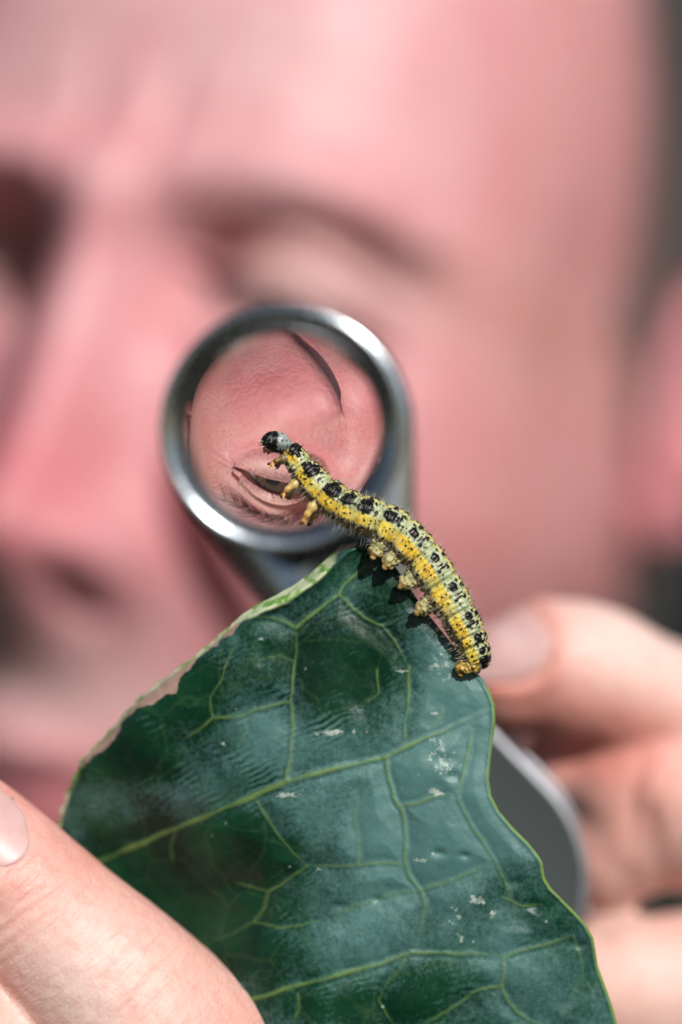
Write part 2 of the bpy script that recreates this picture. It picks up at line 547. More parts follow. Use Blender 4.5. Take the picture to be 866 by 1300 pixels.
def build_head():
    def spaced(segs):
        out = []
        for a, b, st in segs:
            out += list(np.arange(a, b, st))
        return np.array(out)
    xs = spaced([(-72, -8, 1.3), (-8, 13, .6), (13, 53, .3), (53, 72, .8)])
    az = np.arcsin(np.clip(xs / 82, -1, 1))
    az = np.concatenate([az, np.linspace(az[-1], 2 * math.pi + az[0], 70)[1:-1]])
    zs = spaced([(-118, -84, 1.6), (-84, -18, .55), (-18, 16, .3), (16, 30, .6), (30, 108, 1.8)])
    el = np.arcsin(np.clip(zs / 121, -1, 1))
    el = np.concatenate([np.linspace(-1.5, el[0], 8)[:-1], el, np.linspace(el[-1], 1.54, 12)[1:]])
    A, E = np.meshgrid(az, el)
    dx, dy, dz = np.cos(E) * np.sin(A), -np.cos(E) * np.cos(A), np.sin(E)
    p = 2.35
    b = np.where(dy < 0, 95.0, 98.0); c = np.where(dz > 0, 146.0, 124.0)
    r = (np.abs(dx / 76) ** p + np.abs(dy / b) ** p + np.abs(dz / c) ** p) ** (-1 / p)
    X, Y, Z = dx * r, 95 + dy * r, dz * r
    jaw = sstep(-25, -112, Z)
    X = X * (1 - 0.40 * jaw)
    # the back of the skull ends higher than the jaw: tuck it in towards the neck
    back = sstep(95, 150, Y) * sstep(-30, -100, Z)
    Y = Y - back * 40
    X = X - np.sign(X) * 3.5 * np.exp(-((Y - 55) / 18) ** 2 - ((Z - 10) / 25) ** 2)      # temples
    Yn, red, dark, pale = head_surface(X, Y, Z)
    V = np.stack([X, Yn, Z], -1).reshape(-1, 3)
    hm = hair_mask(np.stack([X, Y, Z], -1).reshape(-1, 3))
    dark = np.maximum(dark.reshape(-1), 0.85 * hm)
    tone = np.stack([red.reshape(-1), dark, pale.reshape(-1)], 1)
    nr, nc = A.shape
    F = grid_faces(nr, nc, wrap=True).tolist()
    F.append(list(range(nc))[::-1]); F.append([(nr - 1) * nc + i for i in range(nc)])
    # neck, joined into the same skin mesh
    neck = catmull([(0, 105, -60), (0, 108, -100), (0, 118, -165)], 12)
    nv, nf = tube(neck, np.full(12, 54.0), 40)
    nv[:, 0] *= 0.98
    k = len(V)
    F += [[i + k for i in f] for f in nf]
    V = np.vstack([V, nv]); tone = np.vstack([tone, np.tile([0.2, 0, 0], (len(nv), 1))])
    tan = np.clip(sstep(42, 68, np.abs(V[:, 0])) * 0.35 + 0.3 * gauss(V[:, 2] - 8, 8) * sstep(14, 26, np.abs(V[:, 0])), 0, 1)
    head = head_obj('head', V, F, M_FACE, {'tone': tone, 'tan': np.stack([tan, tan, tan], 1)})
    # ears
    def ear(sx):
        t = np.linspace(0, 1, 40)
        ang = R(200) - t * R(290)
        hx = 16 * np.cos(ang); hz = 30 * np.sin(ang) * np.where(np.sin(ang) > 0, 1, 1.0)
        helix = np.stack([np.zeros_like(t) + 7 + 3 * np.sin(ang), -hx * -1, hz], 1)
        helix = np.stack([7 + 4 * t, 12 + 15 * -np.cos(ang), hz], 1)
        a2 = R(150) - t * R(200)
        anti = np.stack([5 + 2 * t, 12 - 8.5 * np.cos(a2), 2 + 18 * np.sin(a2)], 1)
        parts = [tube(helix, 3.0 + 0 * t, 14), tube(anti, 2.8 + 0 * t, 14)]
        th = np.linspace(0, 2 * math.pi, 36, endpoint=False)
        rim = np.stack([np.full(36, 4.0), 12 + 14 * np.cos(th), 29 * np.sin(th)], 1)
        pv = np.vstack([rim, rim - [6, 2, 0]]); pf = [[i, (i + 1) % 36, 36 + (i + 1) % 36, 36 + i] for i in range(36)] + [list(range(36))[::-1], list(range(36, 72))]
        parts.append((pv, pf))
        lobe = np.array([[7.0, 6, -26], [7, 8, -32]]); parts.append(tube(catmull(lobe, 4), [6, 6, 5.5, 5], 16))
        parts.append(tube(np.array([[6.0, 0, -8], [7, 1, -13]]), [3.5, 3.2], 12))
        v, n, f = remesh(parts, 0.9, 5)
        c, s = math.cos(R(28)), math.sin(R(28))
        x, y = v[:, 0] * c + (v[:, 1] - 0) * s, -v[:, 0] * s + v[:, 1] * c
        zt = v[:, 2]; y = y - 0.22 * zt * -1
        P = np.stack([sx * (x + 71), y + 96, zt * 0.82 + 10], 1)
        if sx < 0: f = [q[::-1] for q in f]
        o = head_obj('ear', P, f, M_FACE, {'tone': np.tile([0.45, 0, 0], (len(P), 1))}, head)
        return o
    ear(1); ear(-1)
    # hair: short grey strands from the scalp
    me = head.data
    co = np.empty(len(me.vertices) * 3); me.vertices.foreach_get('co', co); co = co.reshape(-1, 3) / MM
    no = np.empty(len(me.vertices) * 3); me.vertices.foreach_get('normal', no); no = no.reshape(-1, 3)
    nh = len(hm)
    tris = np.array([f for f in F[:nr * nc - nc] if len(f) == 4])
    cen = co[tris].mean(1); cn = no[tris].mean(1); cn /= np.linalg.norm(cn, axis=1)[:, None] + 1e-9
    area = np.linalg.norm(np.cross(co[tris[:, 1]] - co[tris[:, 0]], co[tris[:, 3]] - co[tris[:, 0]]), axis=1)
    w = area * (hm[tris].mean(1) > 0.4); w /= w.sum()
    idx = rng.choice(len(tris), 9000, p=w)
    root = cen[idx] + rng.normal(0, 1.2, (9000, 3)) - cn[idx] * 1.5
    comb = np.stack([np.zeros(9000), np.full(9000, 0.75), -0.55 + 0 * idx], 1)
    dirs = cn[idx] * 0.55 + comb * 0.6 + rng.normal(0, 0.22, (9000, 3)); dirs /= np.linalg.norm(dirs, axis=1)[:, None]
    hv, hf = strands(root, dirs, rng.uniform(9, 19, 9000), np.full(9000, 0.16), -cn[idx] * 0.12, 3)
    h = head_obj('hair', hv, hf, M_HAIR, parent=head); tag(h, kind='stuff')
    # eyebrows, lashes, eyeballs
    bv = BVHTree.FromPolygons(co[:nr * nc].tolist(), F[:(nr - 1) * nc])
    gaze = HEAD_R.to_3x3().inverted() @ (Vector(W(375, 600, 10)) - Vector(ew)); gaze.normalize()
    for sx in (1, -1):
        n = 200
        t = rng.uniform(0, 1, n)
        bx = 10 + 41 * t; bz = 9.4 + 3.2 * np.sin(t * math.pi * 0.82) + 0.6 * t + rng.normal(0, 2.3, n) * (1 - 0.6 * t)
        rt, ds = [], []
        for x, z, q in zip(bx, bz, t):
            hit, nn, _, _ = bv.ray_cast(Vector((sx * x, -80, z)), Vector((0, 1, 0)))
            if hit is None: continue
            dv = Vector((sx * (0.35 + 0.8 * q), -0.35, 0.75 - 1.15 * q)) + Vector(rng.normal(0, 0.15, 3)); dv.normalize()
            rt.append(hit); ds.append(dv)
        n = len(rt)
        v, f = strands(np.array(rt), np.array(ds), rng.uniform(6, 10, n), np.full(n, 0.11), np.tile([0, .25, 0], (n, 1)))
        o = head_obj('eyebrow', v, f, M_BROW, parent=head); tag(o, kind='stuff')
        # lashes
        rt, ds, ln = [], [], []
        for k in range(110):
            u = -15 + 32 * k / 109 + rng.normal(0, 0.15)
            w_ = max(0, 1 - (u / 18.5) ** 2)
            for up in ((True, False) if k % 2 else (True,)):
                v_ = 0.95 * w_ ** 0.9 if up else -4.55 * w_ ** 1.1
                c, s = math.cos(EYE_TILT), math.sin(EYE_TILT)
                x, z = u * c - v_ * s, u * s + v_ * c
                y = EYE_C[1] + (0 if sx > 0 else 10) - math.sqrt(max(1, 15.1 ** 2 - x * x - z * z))
                dv = Vector((sx * (u * 0.03 + rng.normal(0, 0.08)), -0.9, (-0.35 if up else -0.5) + rng.normal(0, 0.1))); dv.normalize()
                rt.append((sx * (EYE_C[0] + x), y + .2, EYE_C[2] + z)); ds.append(dv); ln.append(rng.uniform(6, 8.5) if up else rng.uniform(2.5, 4))
        n = len(rt)
        v, f = strands(np.array(rt), np.array(ds), np.array(ln), np.full(n, 0.10), np.tile([0, 0, 0.35], (n, 1)))
        o = head_obj('eyelashes', v, f, M_LASH, parent=head); tag(o, kind='stuff')
        # eyeball with its pole along the gaze
        th = np.concatenate([np.linspace(0.001, 0.62, 56), np.linspace(0.66, math.pi - 0.001, 40)])
        ph = np.linspace(0, 2 * math.pi, 72, endpoint=False)
        g = Vector((gaze.x, gaze.y, gaze.z)); ux = g.orthogonal().normalized(); uy = g.cross(ux)
        TH, PH = np.meshgrid(th, ph, indexing='ij')
        rad = 13.6 + 0.6 * (1 - sstep(0.30, 0.56, TH))
        D = (np.cos(TH)[..., None] * np.array(g) + np.sin(TH)[..., None] * (np.cos(PH)[..., None] * np.array(ux) + np.sin(PH)[..., None] * np.array(uy)))
        cx = np.array([sx * EYE_C[0], EYE_C[1] + (0 if sx > 0 else 10), EYE_C[2]])
        v = (cx + rad[..., None] * D).reshape(-1, 3)
        T = TH.ravel(); Pn = PH.ravel()
        streak = 0.5 + 0.5 * value_noise(np.stack([np.cos(Pn) * 6, np.sin(Pn) * 6, T * 3], 1), 1.3, 9)
        iris = np.array([0.085, 0.050, 0.026]) * (0.55 + 0.8 * streak[:, None])
        scl = np.array([0.36, 0.26, 0.23])
        edge = sstep(0.46, 0.51, T)[:, None]
        limb = (0.35 + 0.65 * (1 - gauss(T - 0.47, 0.06)))[:, None]
        colr = (iris * (1 - edge) + scl * edge) * limb
        colr = colr * sstep(0.17, 0.20, T)[:, None] + 0.004
        f = grid_faces(len(th), 72, wrap=True)
        m = Mat('eyeball_' + ('a' if sx > 0 else 'b'), Roughness=0.06, Specular_IOR_Level=0.5)
        m.l(m.attr('col')[0], m.inp('Base Color'))
        head_obj('eyeball', v, f, m.m, {'col': colr}, head)
    return head

head = build_head()

# shirt: unseen chest, shoulders and collar, added to bounce light under the face
def build_fill_shirt():
    c0 = np.array(HEAD_O) + np.array([28.0, 120.0, 0])
    P = lambda *q: c0 + np.array(q, float)
    parts = [tube(np.array([P(0, 0, -215), P(0, -5, -300), P(0, -10, -420), P(0, -5, -560)]), [110, 140, 150, 140], 48, squash=((0, 1, 0), 0.72)),
             tube(np.array([P(-20, 5, -205), P(-110, 10, -235), P(-185, 10, -290)]), [52, 62, 62], 32),
             tube(np.array([P(20, 5, -205), P(110, 10, -235), P(185, 10, -290)]), [52, 62, 62], 32),
             tube(np.array([P(0, 0, -160), P(0, -2, -215)]), [63, 74], 32)]
    v, n_, f = remesh(parts, 7.0, 6)
    v = v + n_ * (2.5 * value_noise(v, 0.02, 81) + 1.2 * value_noise(v, 0.05, 82))[:, None]
    m = Mat('fill_shirt_cloth', Roughness=0.8)
    m.l(m.mix(m.noise(0.02, 3), (0.58, 0.58, 0.56), (0.68, 0.68, 0.66)), m.inp('Base Color'))
    m.l(m.bump(m.noise(1.2, 3), 0.3, 0.3), m.inp('Normal'))
    o = make('fill_shirt', v, f, m.m)
    o.parent = person; o.matrix_parent_inverse = Matrix.Translation(-Vector(person.location))
build_fill_shirt()

# ------------------------------------------------------------------ hands
def px_path(pts):
    """(px, py, Y, radius in mm) -> path and radii"""
    P = np.array([[*W(a, b, c), r] for a, b, c, r in pts])
    Q = catmull(P, max(12, len(pts) * 8))
    return Q[:, :3], Q[:, 3]

def nail(hand, bvh, centre, along, across, cast, half_len, half_wid, lift=0.18):
    """a curved plate laid on the skin by casting onto it"""
    n1, n2 = 30, 22
    a, b, d = (np.asarray(x, float) / np.linalg.norm(x) for x in (along, across, cast))
    V = np.zeros((n1, n2, 3)); N = np.zeros((n1, n2, 3)); ok = np.ones((n1, n2), bool)
    for i, s in enumerate(np.linspace(-1, 1, n1)):
        wid = half_wid * (1 - abs(min(s, 0)) ** 3.2 * 0.62) * (1 - 0.10 * max(s, 0) ** 3)
        for j, t in enumerate(np.linspace(-1, 1, n2)):
            sl = s - (0.10 * t * t if s < 0 else -0.0) * s
            p = np.asarray(centre) + a * sl * half_len + b * t * wid - d * 25
            hit, nn, _, _ = bvh.ray_cast(Vector(p), Vector(d))
            if hit is None:
                hit, nn, _, _ = bvh.find_nearest(Vector(p + d * 25))
            V[i, j] = hit; N[i, j] = nn
    for _ in range(14):          # even the plate out so it reads as one stiff curved sheet
        for A_ in (V, N):
            A_[1:-1, 1:-1] = 0.5 * A_[1:-1, 1:-1] + 0.125 * (A_[:-2, 1:-1] + A_[2:, 1:-1] + A_[1:-1, :-2] + A_[1:-1, 2:])
            A_[0, 1:-1] = 0.5 * A_[0, 1:-1] + 0.25 * (A_[0, :-2] + A_[0, 2:]); A_[-1, 1:-1] = 0.5 * A_[-1, 1:-1] + 0.25 * (A_[-1, :-2] + A_[-1, 2:])
            A_[1:-1, 0] = 0.5 * A_[1:-1, 0] + 0.25 * (A_[:-2, 0] + A_[2:, 0]); A_[1:-1, -1] = 0.5 * A_[1:-1, -1] + 0.25 * (A_[:-2, -1] + A_[2:, -1])
    N /= np.linalg.norm(N, axis=2)[..., None] + 1e-9
    edge = 1 - np.maximum(np.abs(np.linspace(-1, 1, n1))[:, None], np.abs(np.linspace(-1, 1, n2))[None, :]) ** 4
    top = V + N * (lift + 0.25 * edge[..., None])
    bot = V - N * 0.4
    nv = n1 * n2
    F = []
    g = grid_faces(n1, n2)
    okf = ok.ravel()
    for q in g:
        if okf[q].all():
            F.append(list(q)); F.append([x + nv for x in q[::-1]])
    VV = np.vstack([top.reshape(-1, 3), bot.reshape(-1, 3)])
    loop = [(0, j) for j in range(n2)] + [(i, n2 - 1) for i in range(1, n1)] + [(n1 - 1, j) for j in range(n2 - 2, -1, -1)] + [(i, 0) for i in range(n1 - 2, 0, -1)]
    for k in range(len(loop)):
        p, q = loop[k], loop[(k + 1) % len(loop)]
        if ok[p] and ok[q]:
            i0, i1 = p[0] * n2 + p[1], q[0] * n2 + q[1]
            F.append([i1, i0, i0 + nv, i1 + nv])
    org = VV[okf.nonzero()[0]].mean(0) if okf.any() else np.asarray(centre)
    o = make('fingernail', VV, F, M_NAIL)
    o.parent = hand
    return o

def build_hand(name, label, fingers, voxel, origin, crease_fn=None, tone_fn=None, smooth=7):
    parts = []
    for pts in fingers:
        p, r = px_path(pts)
        parts.append(tube(p, r, 28))
    V, N, F = remesh(parts, voxel, smooth)
    if crease_fn is not None:
        V = V + N * crease_fn(V, N)[:, None]
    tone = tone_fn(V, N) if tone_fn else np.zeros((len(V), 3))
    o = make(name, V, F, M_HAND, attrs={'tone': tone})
    o.parent = person
    o.matrix_parent_inverse = Matrix.Translation(-Vector(person.location))
    tag(o, label)
    return o, BVHTree.FromPolygons(V.tolist(), F)

# hand that pinches the leaf: index and middle finger in front, thumb behind the leaf
idx_pts = [(-107, 1003, 5.0, 6.7), (-55, 1058, 4.2, 8.15), (5, 1118, 3.8, 8.9), (70, 1182, 3.6, 9.5), (150, 1262, 4.0, 10.8), (225, 1355, 6.0, 12.6), (330, 1480, 13, 11.0), (480, 1680, 24, 12.5), (640, 1900, 36, 15)]
mid_pts = [(-250, 1150, 1.0, 8.0), (-165, 1222, 0.8, 9.2), (-72, 1320, 1.0, 9.9), (40, 1450, 3.0, 10.8), (180, 1600, 8, 11), (400, 1830, 26, 13), (600, 2020, 40, 15)]
thumb_pts = [(60, 1150, 27.0, 7.5), (120, 1220, 27.5, 9.0), (220, 1350, 29, 10.0), (360, 1520, 34, 11.5), (560, 1780, 42, 15), (760, 2000, 52, 20)]
palm_pts = [(420, 1760, 28, 14), (600, 1960, 40, 20), (820, 2220, 60, 26), (1000, 2480, 80, 27)]

A0 = W(70, 1182, 3.6); A1 = W(-55, 1058, 4.2)
AX = (A1 - A0) / np.linalg.norm(A1 - A0)                       # towards the fingertip
AC = np.cross(AX, [0, 1, 0]); AC /= np.linalg.norm(AC)
def left_crease(V, N):
    rel = V - A0
    s = rel @ AX                      # mm along the finger, + towards the tip
    q = rel @ AC
    near = (np.abs(q) < 12.5) & (V[:, 1] < 15) & (s > -32)
    d = np.zeros(len(V))
    dors = sstep(0.2, 0.8, -N[:, 1])
    wob = 0.5 * value_noise(V, 0.25, 2)
    for c, dep, wd, sl, ext in ((3.6, .30, .42, .18, 9), (2.2, .18, .30, .10, 7), (5.0, .22, .33, .22, 8), (6.3, .13, .3, .2, 7), (0.9, .14, .28, .05, 7),
                                (-8.5, .20, .5, -.1, 7), (-10.2, .16, .35, -.15, 6), (-12.0, .22, .45, -.05, 8), (-14.5, .15, .4, -.1, 8), (7.6, .10, .25, .2, 6), (-5.5, .10, .3, .1, 6)):
        d -= 1.8 * dep * gauss(s - c - sl * q - wob, wd) * dors * gauss(q - 1.5 * math.sin(c * 7), ext)
    d += 0.35 * gauss(s - 3.5, 5) * dors
    # fold of skin round the nail root
    nc = W(-30, 1026, -5)
    rel2 = V - nc
    s2, q2 = rel2 @ AX, rel2 @ AC
    rr = (np.abs(s2 / 8.2) ** 2.4 + np.abs(q2 / 6.9) ** 2.4) ** (1 / 2.4)
    d += (0.30 * gauss(rr - 1.12, .12) - 0.10 * (rr < 1.0)) * dors * (s2 < 6)
    d += 0.05 * value_noise(V, 0.8, 4)
    return d * near
def left_tone(V, N):
    rel = V - A0; s = rel @ AX; q = rel @ AC
    t = np.zeros((len(V), 3))
    t[:, 0] = 0.30 * gauss(s - 4, 6) + 0.25 * sstep(8, 16, s) + 0.35 * sstep(4, -9, q)
    t[:, 2] = 0.45 * gauss(s + 5, 8) * gauss(q - 2, 7)
    return np.clip(t, 0, 1)
hand_l, bvh_l = build_hand('hand', 'hand pinching the leaf between fingers and thumb', [idx_pts, mid_pts, thumb_pts, palm_pts], 0.55, W(200, 1400, 0), left_crease, left_tone)
nail(hand_l, bvh_l, W(-30, 1030, -4), AX, np.cross(AX, (-.30, .9, -.28)), (-.30, .9, -.28), 7.6, 5.3, 0.02)

# hand that holds the loupe case: thumb on top, index curled below it
r_thumb = [(648, 859, 37, 7.6), (690, 852, 38, 9.3), (750, 859, 39, 9.6), (815, 890, 41, 9.0), (890, 927, 45, 10.5), (1000, 997, 53, 13)]
r_index = [(770, 1085, 42, 7.6), (792, 1062, 42, 9.3), (815, 1015, 43, 12.0), (885, 1015, 43, 12.2), (960, 1030, 48, 12), (1080, 1080, 56, 13)]
r_knuckle = [(722, 972, 44, 6.5), (770, 952, 45, 9.0), (850, 965, 47, 11.0), (960, 1015, 52, 12)]
r_mid = [(690, 1262, 38, 8.0), (760, 1262, 39, 9.6), (860, 1258, 40, 10.2), (980, 1240, 46, 11), (1100, 1200, 56, 13)]
r_ring = [(730, 1440, 42, 8.5), (860, 1440, 43, 9.6), (1000, 1390, 48, 11), (1120, 1300, 58, 13)]
r_palm = [(1020, 1000, 58, 15), (1100, 1130, 64, 18), (1170, 1300, 72, 22), (1260, 1560, 86, 26)]
def right_crease(V, N):
    d = 0.06 * value_noise(V, 0.6, 8)
    # crease at the joint of the curled index finger
    c = W(798, 1012, 36)
    rel = V - c
    cx = rel[:, 0] - 0.15 * rel[:, 2] - 0.03 * rel[:, 2] ** 2
    n0 = W(648, 817, 28); r2 = V - n0
    q = (np.abs(r2[:, 0] / 5.4) ** 2.4 + np.abs(r2[:, 2] / 5.0) ** 2.4) ** (1 / 2.4)
    d += (0.45 * gauss(q - 1.25, .20) - 0.2 * (q < 1.02)) * (V[:, 1] < 39)
    d -= 0.6 * gauss(cx, 0.9) * gauss(rel[:, 2], 5.0) * (V[:, 1] < 40)
    return d
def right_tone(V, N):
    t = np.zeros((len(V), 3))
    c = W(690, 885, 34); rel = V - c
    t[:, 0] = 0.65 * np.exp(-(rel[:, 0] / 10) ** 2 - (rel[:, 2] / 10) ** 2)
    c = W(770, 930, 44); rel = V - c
    t[:, 0] += 1.0 * np.exp(-(rel[:, 0] / 13) ** 2 - (rel[:, 2] / 6.5) ** 2)  # red in the thumb-index gap stands in for the glow of bounced light
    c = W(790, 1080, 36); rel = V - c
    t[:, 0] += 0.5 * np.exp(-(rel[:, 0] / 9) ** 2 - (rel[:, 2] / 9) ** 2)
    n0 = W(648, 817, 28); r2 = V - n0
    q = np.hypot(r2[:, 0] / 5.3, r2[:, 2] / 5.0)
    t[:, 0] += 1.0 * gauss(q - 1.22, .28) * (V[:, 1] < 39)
    c = W(800, 800, 36); rel = V - c
    t[:, 2] = 0.5 * np.exp(-(rel[:, 0] / 14) ** 2 - (rel[:, 2] / 10) ** 2)
    return np.clip(t, 0, 1)
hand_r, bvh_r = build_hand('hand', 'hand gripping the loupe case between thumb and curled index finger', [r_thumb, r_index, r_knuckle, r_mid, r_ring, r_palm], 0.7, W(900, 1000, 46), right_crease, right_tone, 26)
nail(hand_r, bvh_r, W(648, 817, 28), (-1, 0, -0.05), (0.05, -0.25, 1), (0.1, 1, -0.30), 5.2, 5.0, 0.45)
# fine hairs on the back of the finger below
n = 60
rt, ds = [], []
for k in range(n):
    hit, nn, _, _ = bvh_r.ray_cast(Vector(W(rng.uniform(762, 900), rng.uniform(1180, 1300), -20)), Vector((0, 1, 0)))
    if hit is None: continue
    d_ = Vector((rng.uniform(-.8, -.2), -.35, rng.uniform(-.2, .5))); d_.normalize()
    rt.append(hit); ds.append(d_)
v, f = strands(np.array(rt), np.array(ds), rng.uniform(3, 6, len(rt)), np.full(len(rt), 0.05), np.tile([0, .3, -.3], (len(rt), 1)), 4)
o = make('hand_hair', v, f, M_BROW); o.parent = hand_r; tag(o, kind='stuff')

# ================================================================== THE LOUPE
LENS_Y = 28.0
LC = W(361, 546, LENS_Y)
loupe = empty('magnifying_loupe', LC)
tag(loupe, 'round steel folding loupe with a teardrop case held behind the leaf', 'loupe')
LR = Matrix.Rotation(R(-4.0), 4, 'Z') @ Matrix.Rotation(R(1.0), 4, 'X')
loupe.rotation_euler = LR.to_euler()
kpx = (DIST + LENS_Y) / DIST / PXMM
def lp(o):
    o.parent = loupe
    o.matrix_parent_inverse = Matrix.Identity(4)
    o.location = (0, 0, 0)
    return o
def revolve(profile, m=160, centre=(0, 0), closed=True):
    """profile of (radius, y) turned round the Y axis"""
    a = np.linspace(0, 2 * math.pi, m, endpoint=False)
    V = np.array([[centre[0] + r * math.cos(t), y, centre[1] + r * math.sin(t)] for r, y in profile for t in a])
    n = len(profile)
    F = grid_faces(n, m, wrap=True).tolist()
    if closed:
        F += [[(n - 1) * m + i, (n - 1) * m + (i + 1) % m, (i + 1) % m, i] for i in range(m)]
    return V, F
def fix_normals(o):
    bm = bmesh.new(); bm.from_mesh(o.data); bmesh.ops.recalc_face_normals(bm, faces=bm.faces); bm.to_mesh(o.data); bm.free(); return o

# barrel round the lens, turned profile with a rounded lip and a dished inner slope
Rin, Rout = 12.4, 15.35
prof = [(Rin + .25, 4.6), (Rin + .25, -1.6), (Rin + .32, -2.3), (Rin + 0.55, -3.0), (Rin + .95, -3.6), (Rin + 1.4, -4.05), (Rin + 1.9, -4.3), (Rin + 2.6, -4.5), (Rin + 2.9, -4.3), (Rout - .05, -3.9), (Rout, -3.4), (Rout, 4.2), (Rout - .4, 4.6)]
v, f = revolve(prof)
fix_normals(lp(make('lens_ring', v, f, M_STEEL)))
v, f = revolve([(Rin + .24, 4.4), (Rin + .24, -1.1), (Rin - .05, -1.1), (Rin - .25, 0.0), (Rin - .25, 0.9), (Rin - .05, 4.4)])
fix_normals(lp(make('bore', v, f, M_BLACK)))
# the lens: biconvex, focal length about 24 mm
RL, HA, KC = 34.0, 12.35, -1.4
sagf = lambda r: r * r / RL / (1 + math.sqrt(1 - (1 + KC) * r * r / RL / RL))
sag = sagf(HA)
ed = 0.55
rr = np.concatenate([[0.001], np.linspace(0.3, HA, 40)])
front = [(r, -(sag - sagf(r)) - ed) for r in rr]
backp = [(r, (sag - sagf(r)) + ed) for r in rr[::-1]]
v, f = revolve(front + backp, 128, closed=True)
fix_normals(lp(make('lens', v, f, M_GLASS)))

def hull2(c1, r1, c2, r2, n=120):
    """outline of two circles and their common tangents"""
    c1, c2 = np.array(c1, float), np.array(c2, float)
    d = c2 - c1; L = np.linalg.norm(d); base = math.atan2(d[1], d[0]); al = math.acos((r1 - r2) / L)
    a1 = np.linspace(base + al, base + 2 * math.pi - al, n)
    a2 = np.linspace(base - al, base + al, n // 3)
    return np.vstack([np.stack([c1[0] + r1 * np.cos(a1), c1[1] + r1 * np.sin(a1)], 1), np.stack([c2[0] + r2 * np.cos(a2), c2[1] + r2 * np.sin(a2)], 1)])
def local_px(px, py):
    return ((px - 361) * kpx, (546 - py) * kpx)
PIV = local_px(476, 862)
def inset(P, d):
    T = np.roll(P, -1, 0) - np.roll(P, 1, 0); T /= np.linalg.norm(T, axis=1)[:, None] + 1e-9
    Nn = np.stack([T[:, 1], -T[:, 0]], 1)
    if ((P + Nn - P.mean(0)) ** 2).sum() > ((P - P.mean(0)) ** 2).sum(): Nn = -Nn
    return P + Nn * d
# teardrop frame behind the barrel
C0 = (0.25, -0.05)
outl = hull2(C0, 16.1, PIV, 5.2)
ang = np.arctan2(outl[:, 1], outl[:, 0])
inner = np.stack([15.2 * np.cos(ang), 15.2 * np.sin(ang)], 1)
loops = [(inner, 4.0), (inner, -1.6), (inset(outl, .9), -1.6), (inset(outl, .35), -1.35), (inset(outl, .05), -0.8), (outl, 0), (outl, 3.0), (inset(outl, .6), 4.0)]
V = np.vstack([np.stack([P[:, 0], np.full(len(P), y), P[:, 1]], 1) for P, y in loops]); m_ = len(outl)
F = grid_faces(len(loops), m_, wrap=True).tolist() + [[(len(loops) - 1) * m_ + i, (len(loops) - 1) * m_ + (i + 1) % m_, (i + 1) % m_, i] for i in range(m_)]
fix_normals(lp(make('lens_frame', V, F, M_STEEL)))
# the case: two teardrop plates with a rolled edge, turned out from the same pivot
CC = local_px(570, 1122)
def plate(y0, y1, R1, mat, roll=0.85):
    o_ = hull2(CC, R1, PIV, 6.3)
    s = 1 if y1 > y0 else -1
    L = [(inset(o_, roll + .2), y1), (inset(o_, .3), y1), (o_, y1 - s * .35)]
    for k in range(8):
        a = k / 7 * math.pi / 2
        L.append((inset(o_, roll * (1 - math.cos(a))), y0 + s * roll * 0.75 * (1 - math.sin(a))))
    L.append((inset(o_, roll + .25), y0 + s * .14))
    V = np.vstack([np.stack([P[:, 0], np.full(len(P), y), P[:, 1]], 1) for P, y in L]); m2 = len(o_)
    F = grid_faces(len(L), m2, wrap=True).tolist()
    # close front and back with fans round an inner loop
    F.append(list(range(m2))); F.append([(len(L) - 1) * m2 + i for i in range(m2)][::-1])
    return V, F
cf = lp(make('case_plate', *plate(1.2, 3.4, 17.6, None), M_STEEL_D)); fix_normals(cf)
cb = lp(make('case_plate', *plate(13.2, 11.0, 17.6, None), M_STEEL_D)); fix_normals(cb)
for c_ in (cf, cb):
    c_.data.materials.append(M_RIM)
    for p in c_.data.polygons:
        if len(p.vertices) == 4: p.material_index = 1
# spacer wall between the plates along the far end, rivet at the pivot
o_ = hull2(CC, 16.0, PIV, 5.0); sel = o_[20:100]
iv = []
for P, y in ((sel, 3.2), (sel, 11.2)): iv.append(np.stack([P[:, 0], np.full(len(P), y), P[:, 1]], 1))
s2 = np.array(CC) + (sel - np.array(CC)) * 0.93
for P, y in ((s2, 11.2), (s2, 3.2)): iv.append(np.stack([P[:, 0], np.full(len(P), y), P[:, 1]], 1))
ns = len(sel); V = np.vstack(iv)
F = []
for a_ in range(4):
    b_ = (a_ + 1) % 4
    F += [[a_ * ns + i, a_ * ns + i + 1, b_ * ns + i + 1, b_ * ns + i] for i in range(ns - 1)]
F += [[0, ns, 2 * ns, 3 * ns], [ns - 1, 4 * ns - 1, 3 * ns - 1, 2 * ns - 1]]
fix_normals(lp(make('case_spine', V, F, M_STEEL_D)))
v, f = revolve([(0.01, -2.2), (1.6, -2.15), (2.2, -1.8), (2.4, -1.2), (2.4, 13.8), (1.8, 14.4), (0.01, 14.5)], 32, PIV)
fix_normals(lp(make('rivet', v, f, M_STEEL)))

# ================================================================== THE LEAF
LEFT = [(684, 446), (690, 436), (700, 424), (715, 409), (730, 392), (745, 370), (757, 348), (768, 326), (780, 308), (795, 291), (815, 268), (835, 244), (855, 216), (872, 194), (888, 174), (905, 158), (925, 142), (945, 122), (962, 104), (985, 94), (1010, 84), (1030, 77), (1060, 72), (1110, 74), (1180, 90), (1300, 130), (1400, 190), (1470, 280)]
RIGHT = [(684, 462), (690, 474), (700, 486), (715, 499), (735, 513), (755, 526), (775, 540), (795, 556), (815, 572), (835, 588), (852, 603), (862, 613), (878, 622), (895, 628), (915, 629), (940, 626), (965, 623), (990, 621), (1010, 624), (1030, 634), (1050, 651), (1070, 671), (1085, 683), (1095, 689), (1104, 690), (1115, 692), (1128, 700), (1142, 714), (1160, 732), (1175, 745), (1190, 753), (1205, 756), (1225, 759), (1250, 768), (1275, 777), (1300, 784), (1350, 790), (1400, 770), (1470, 690)]
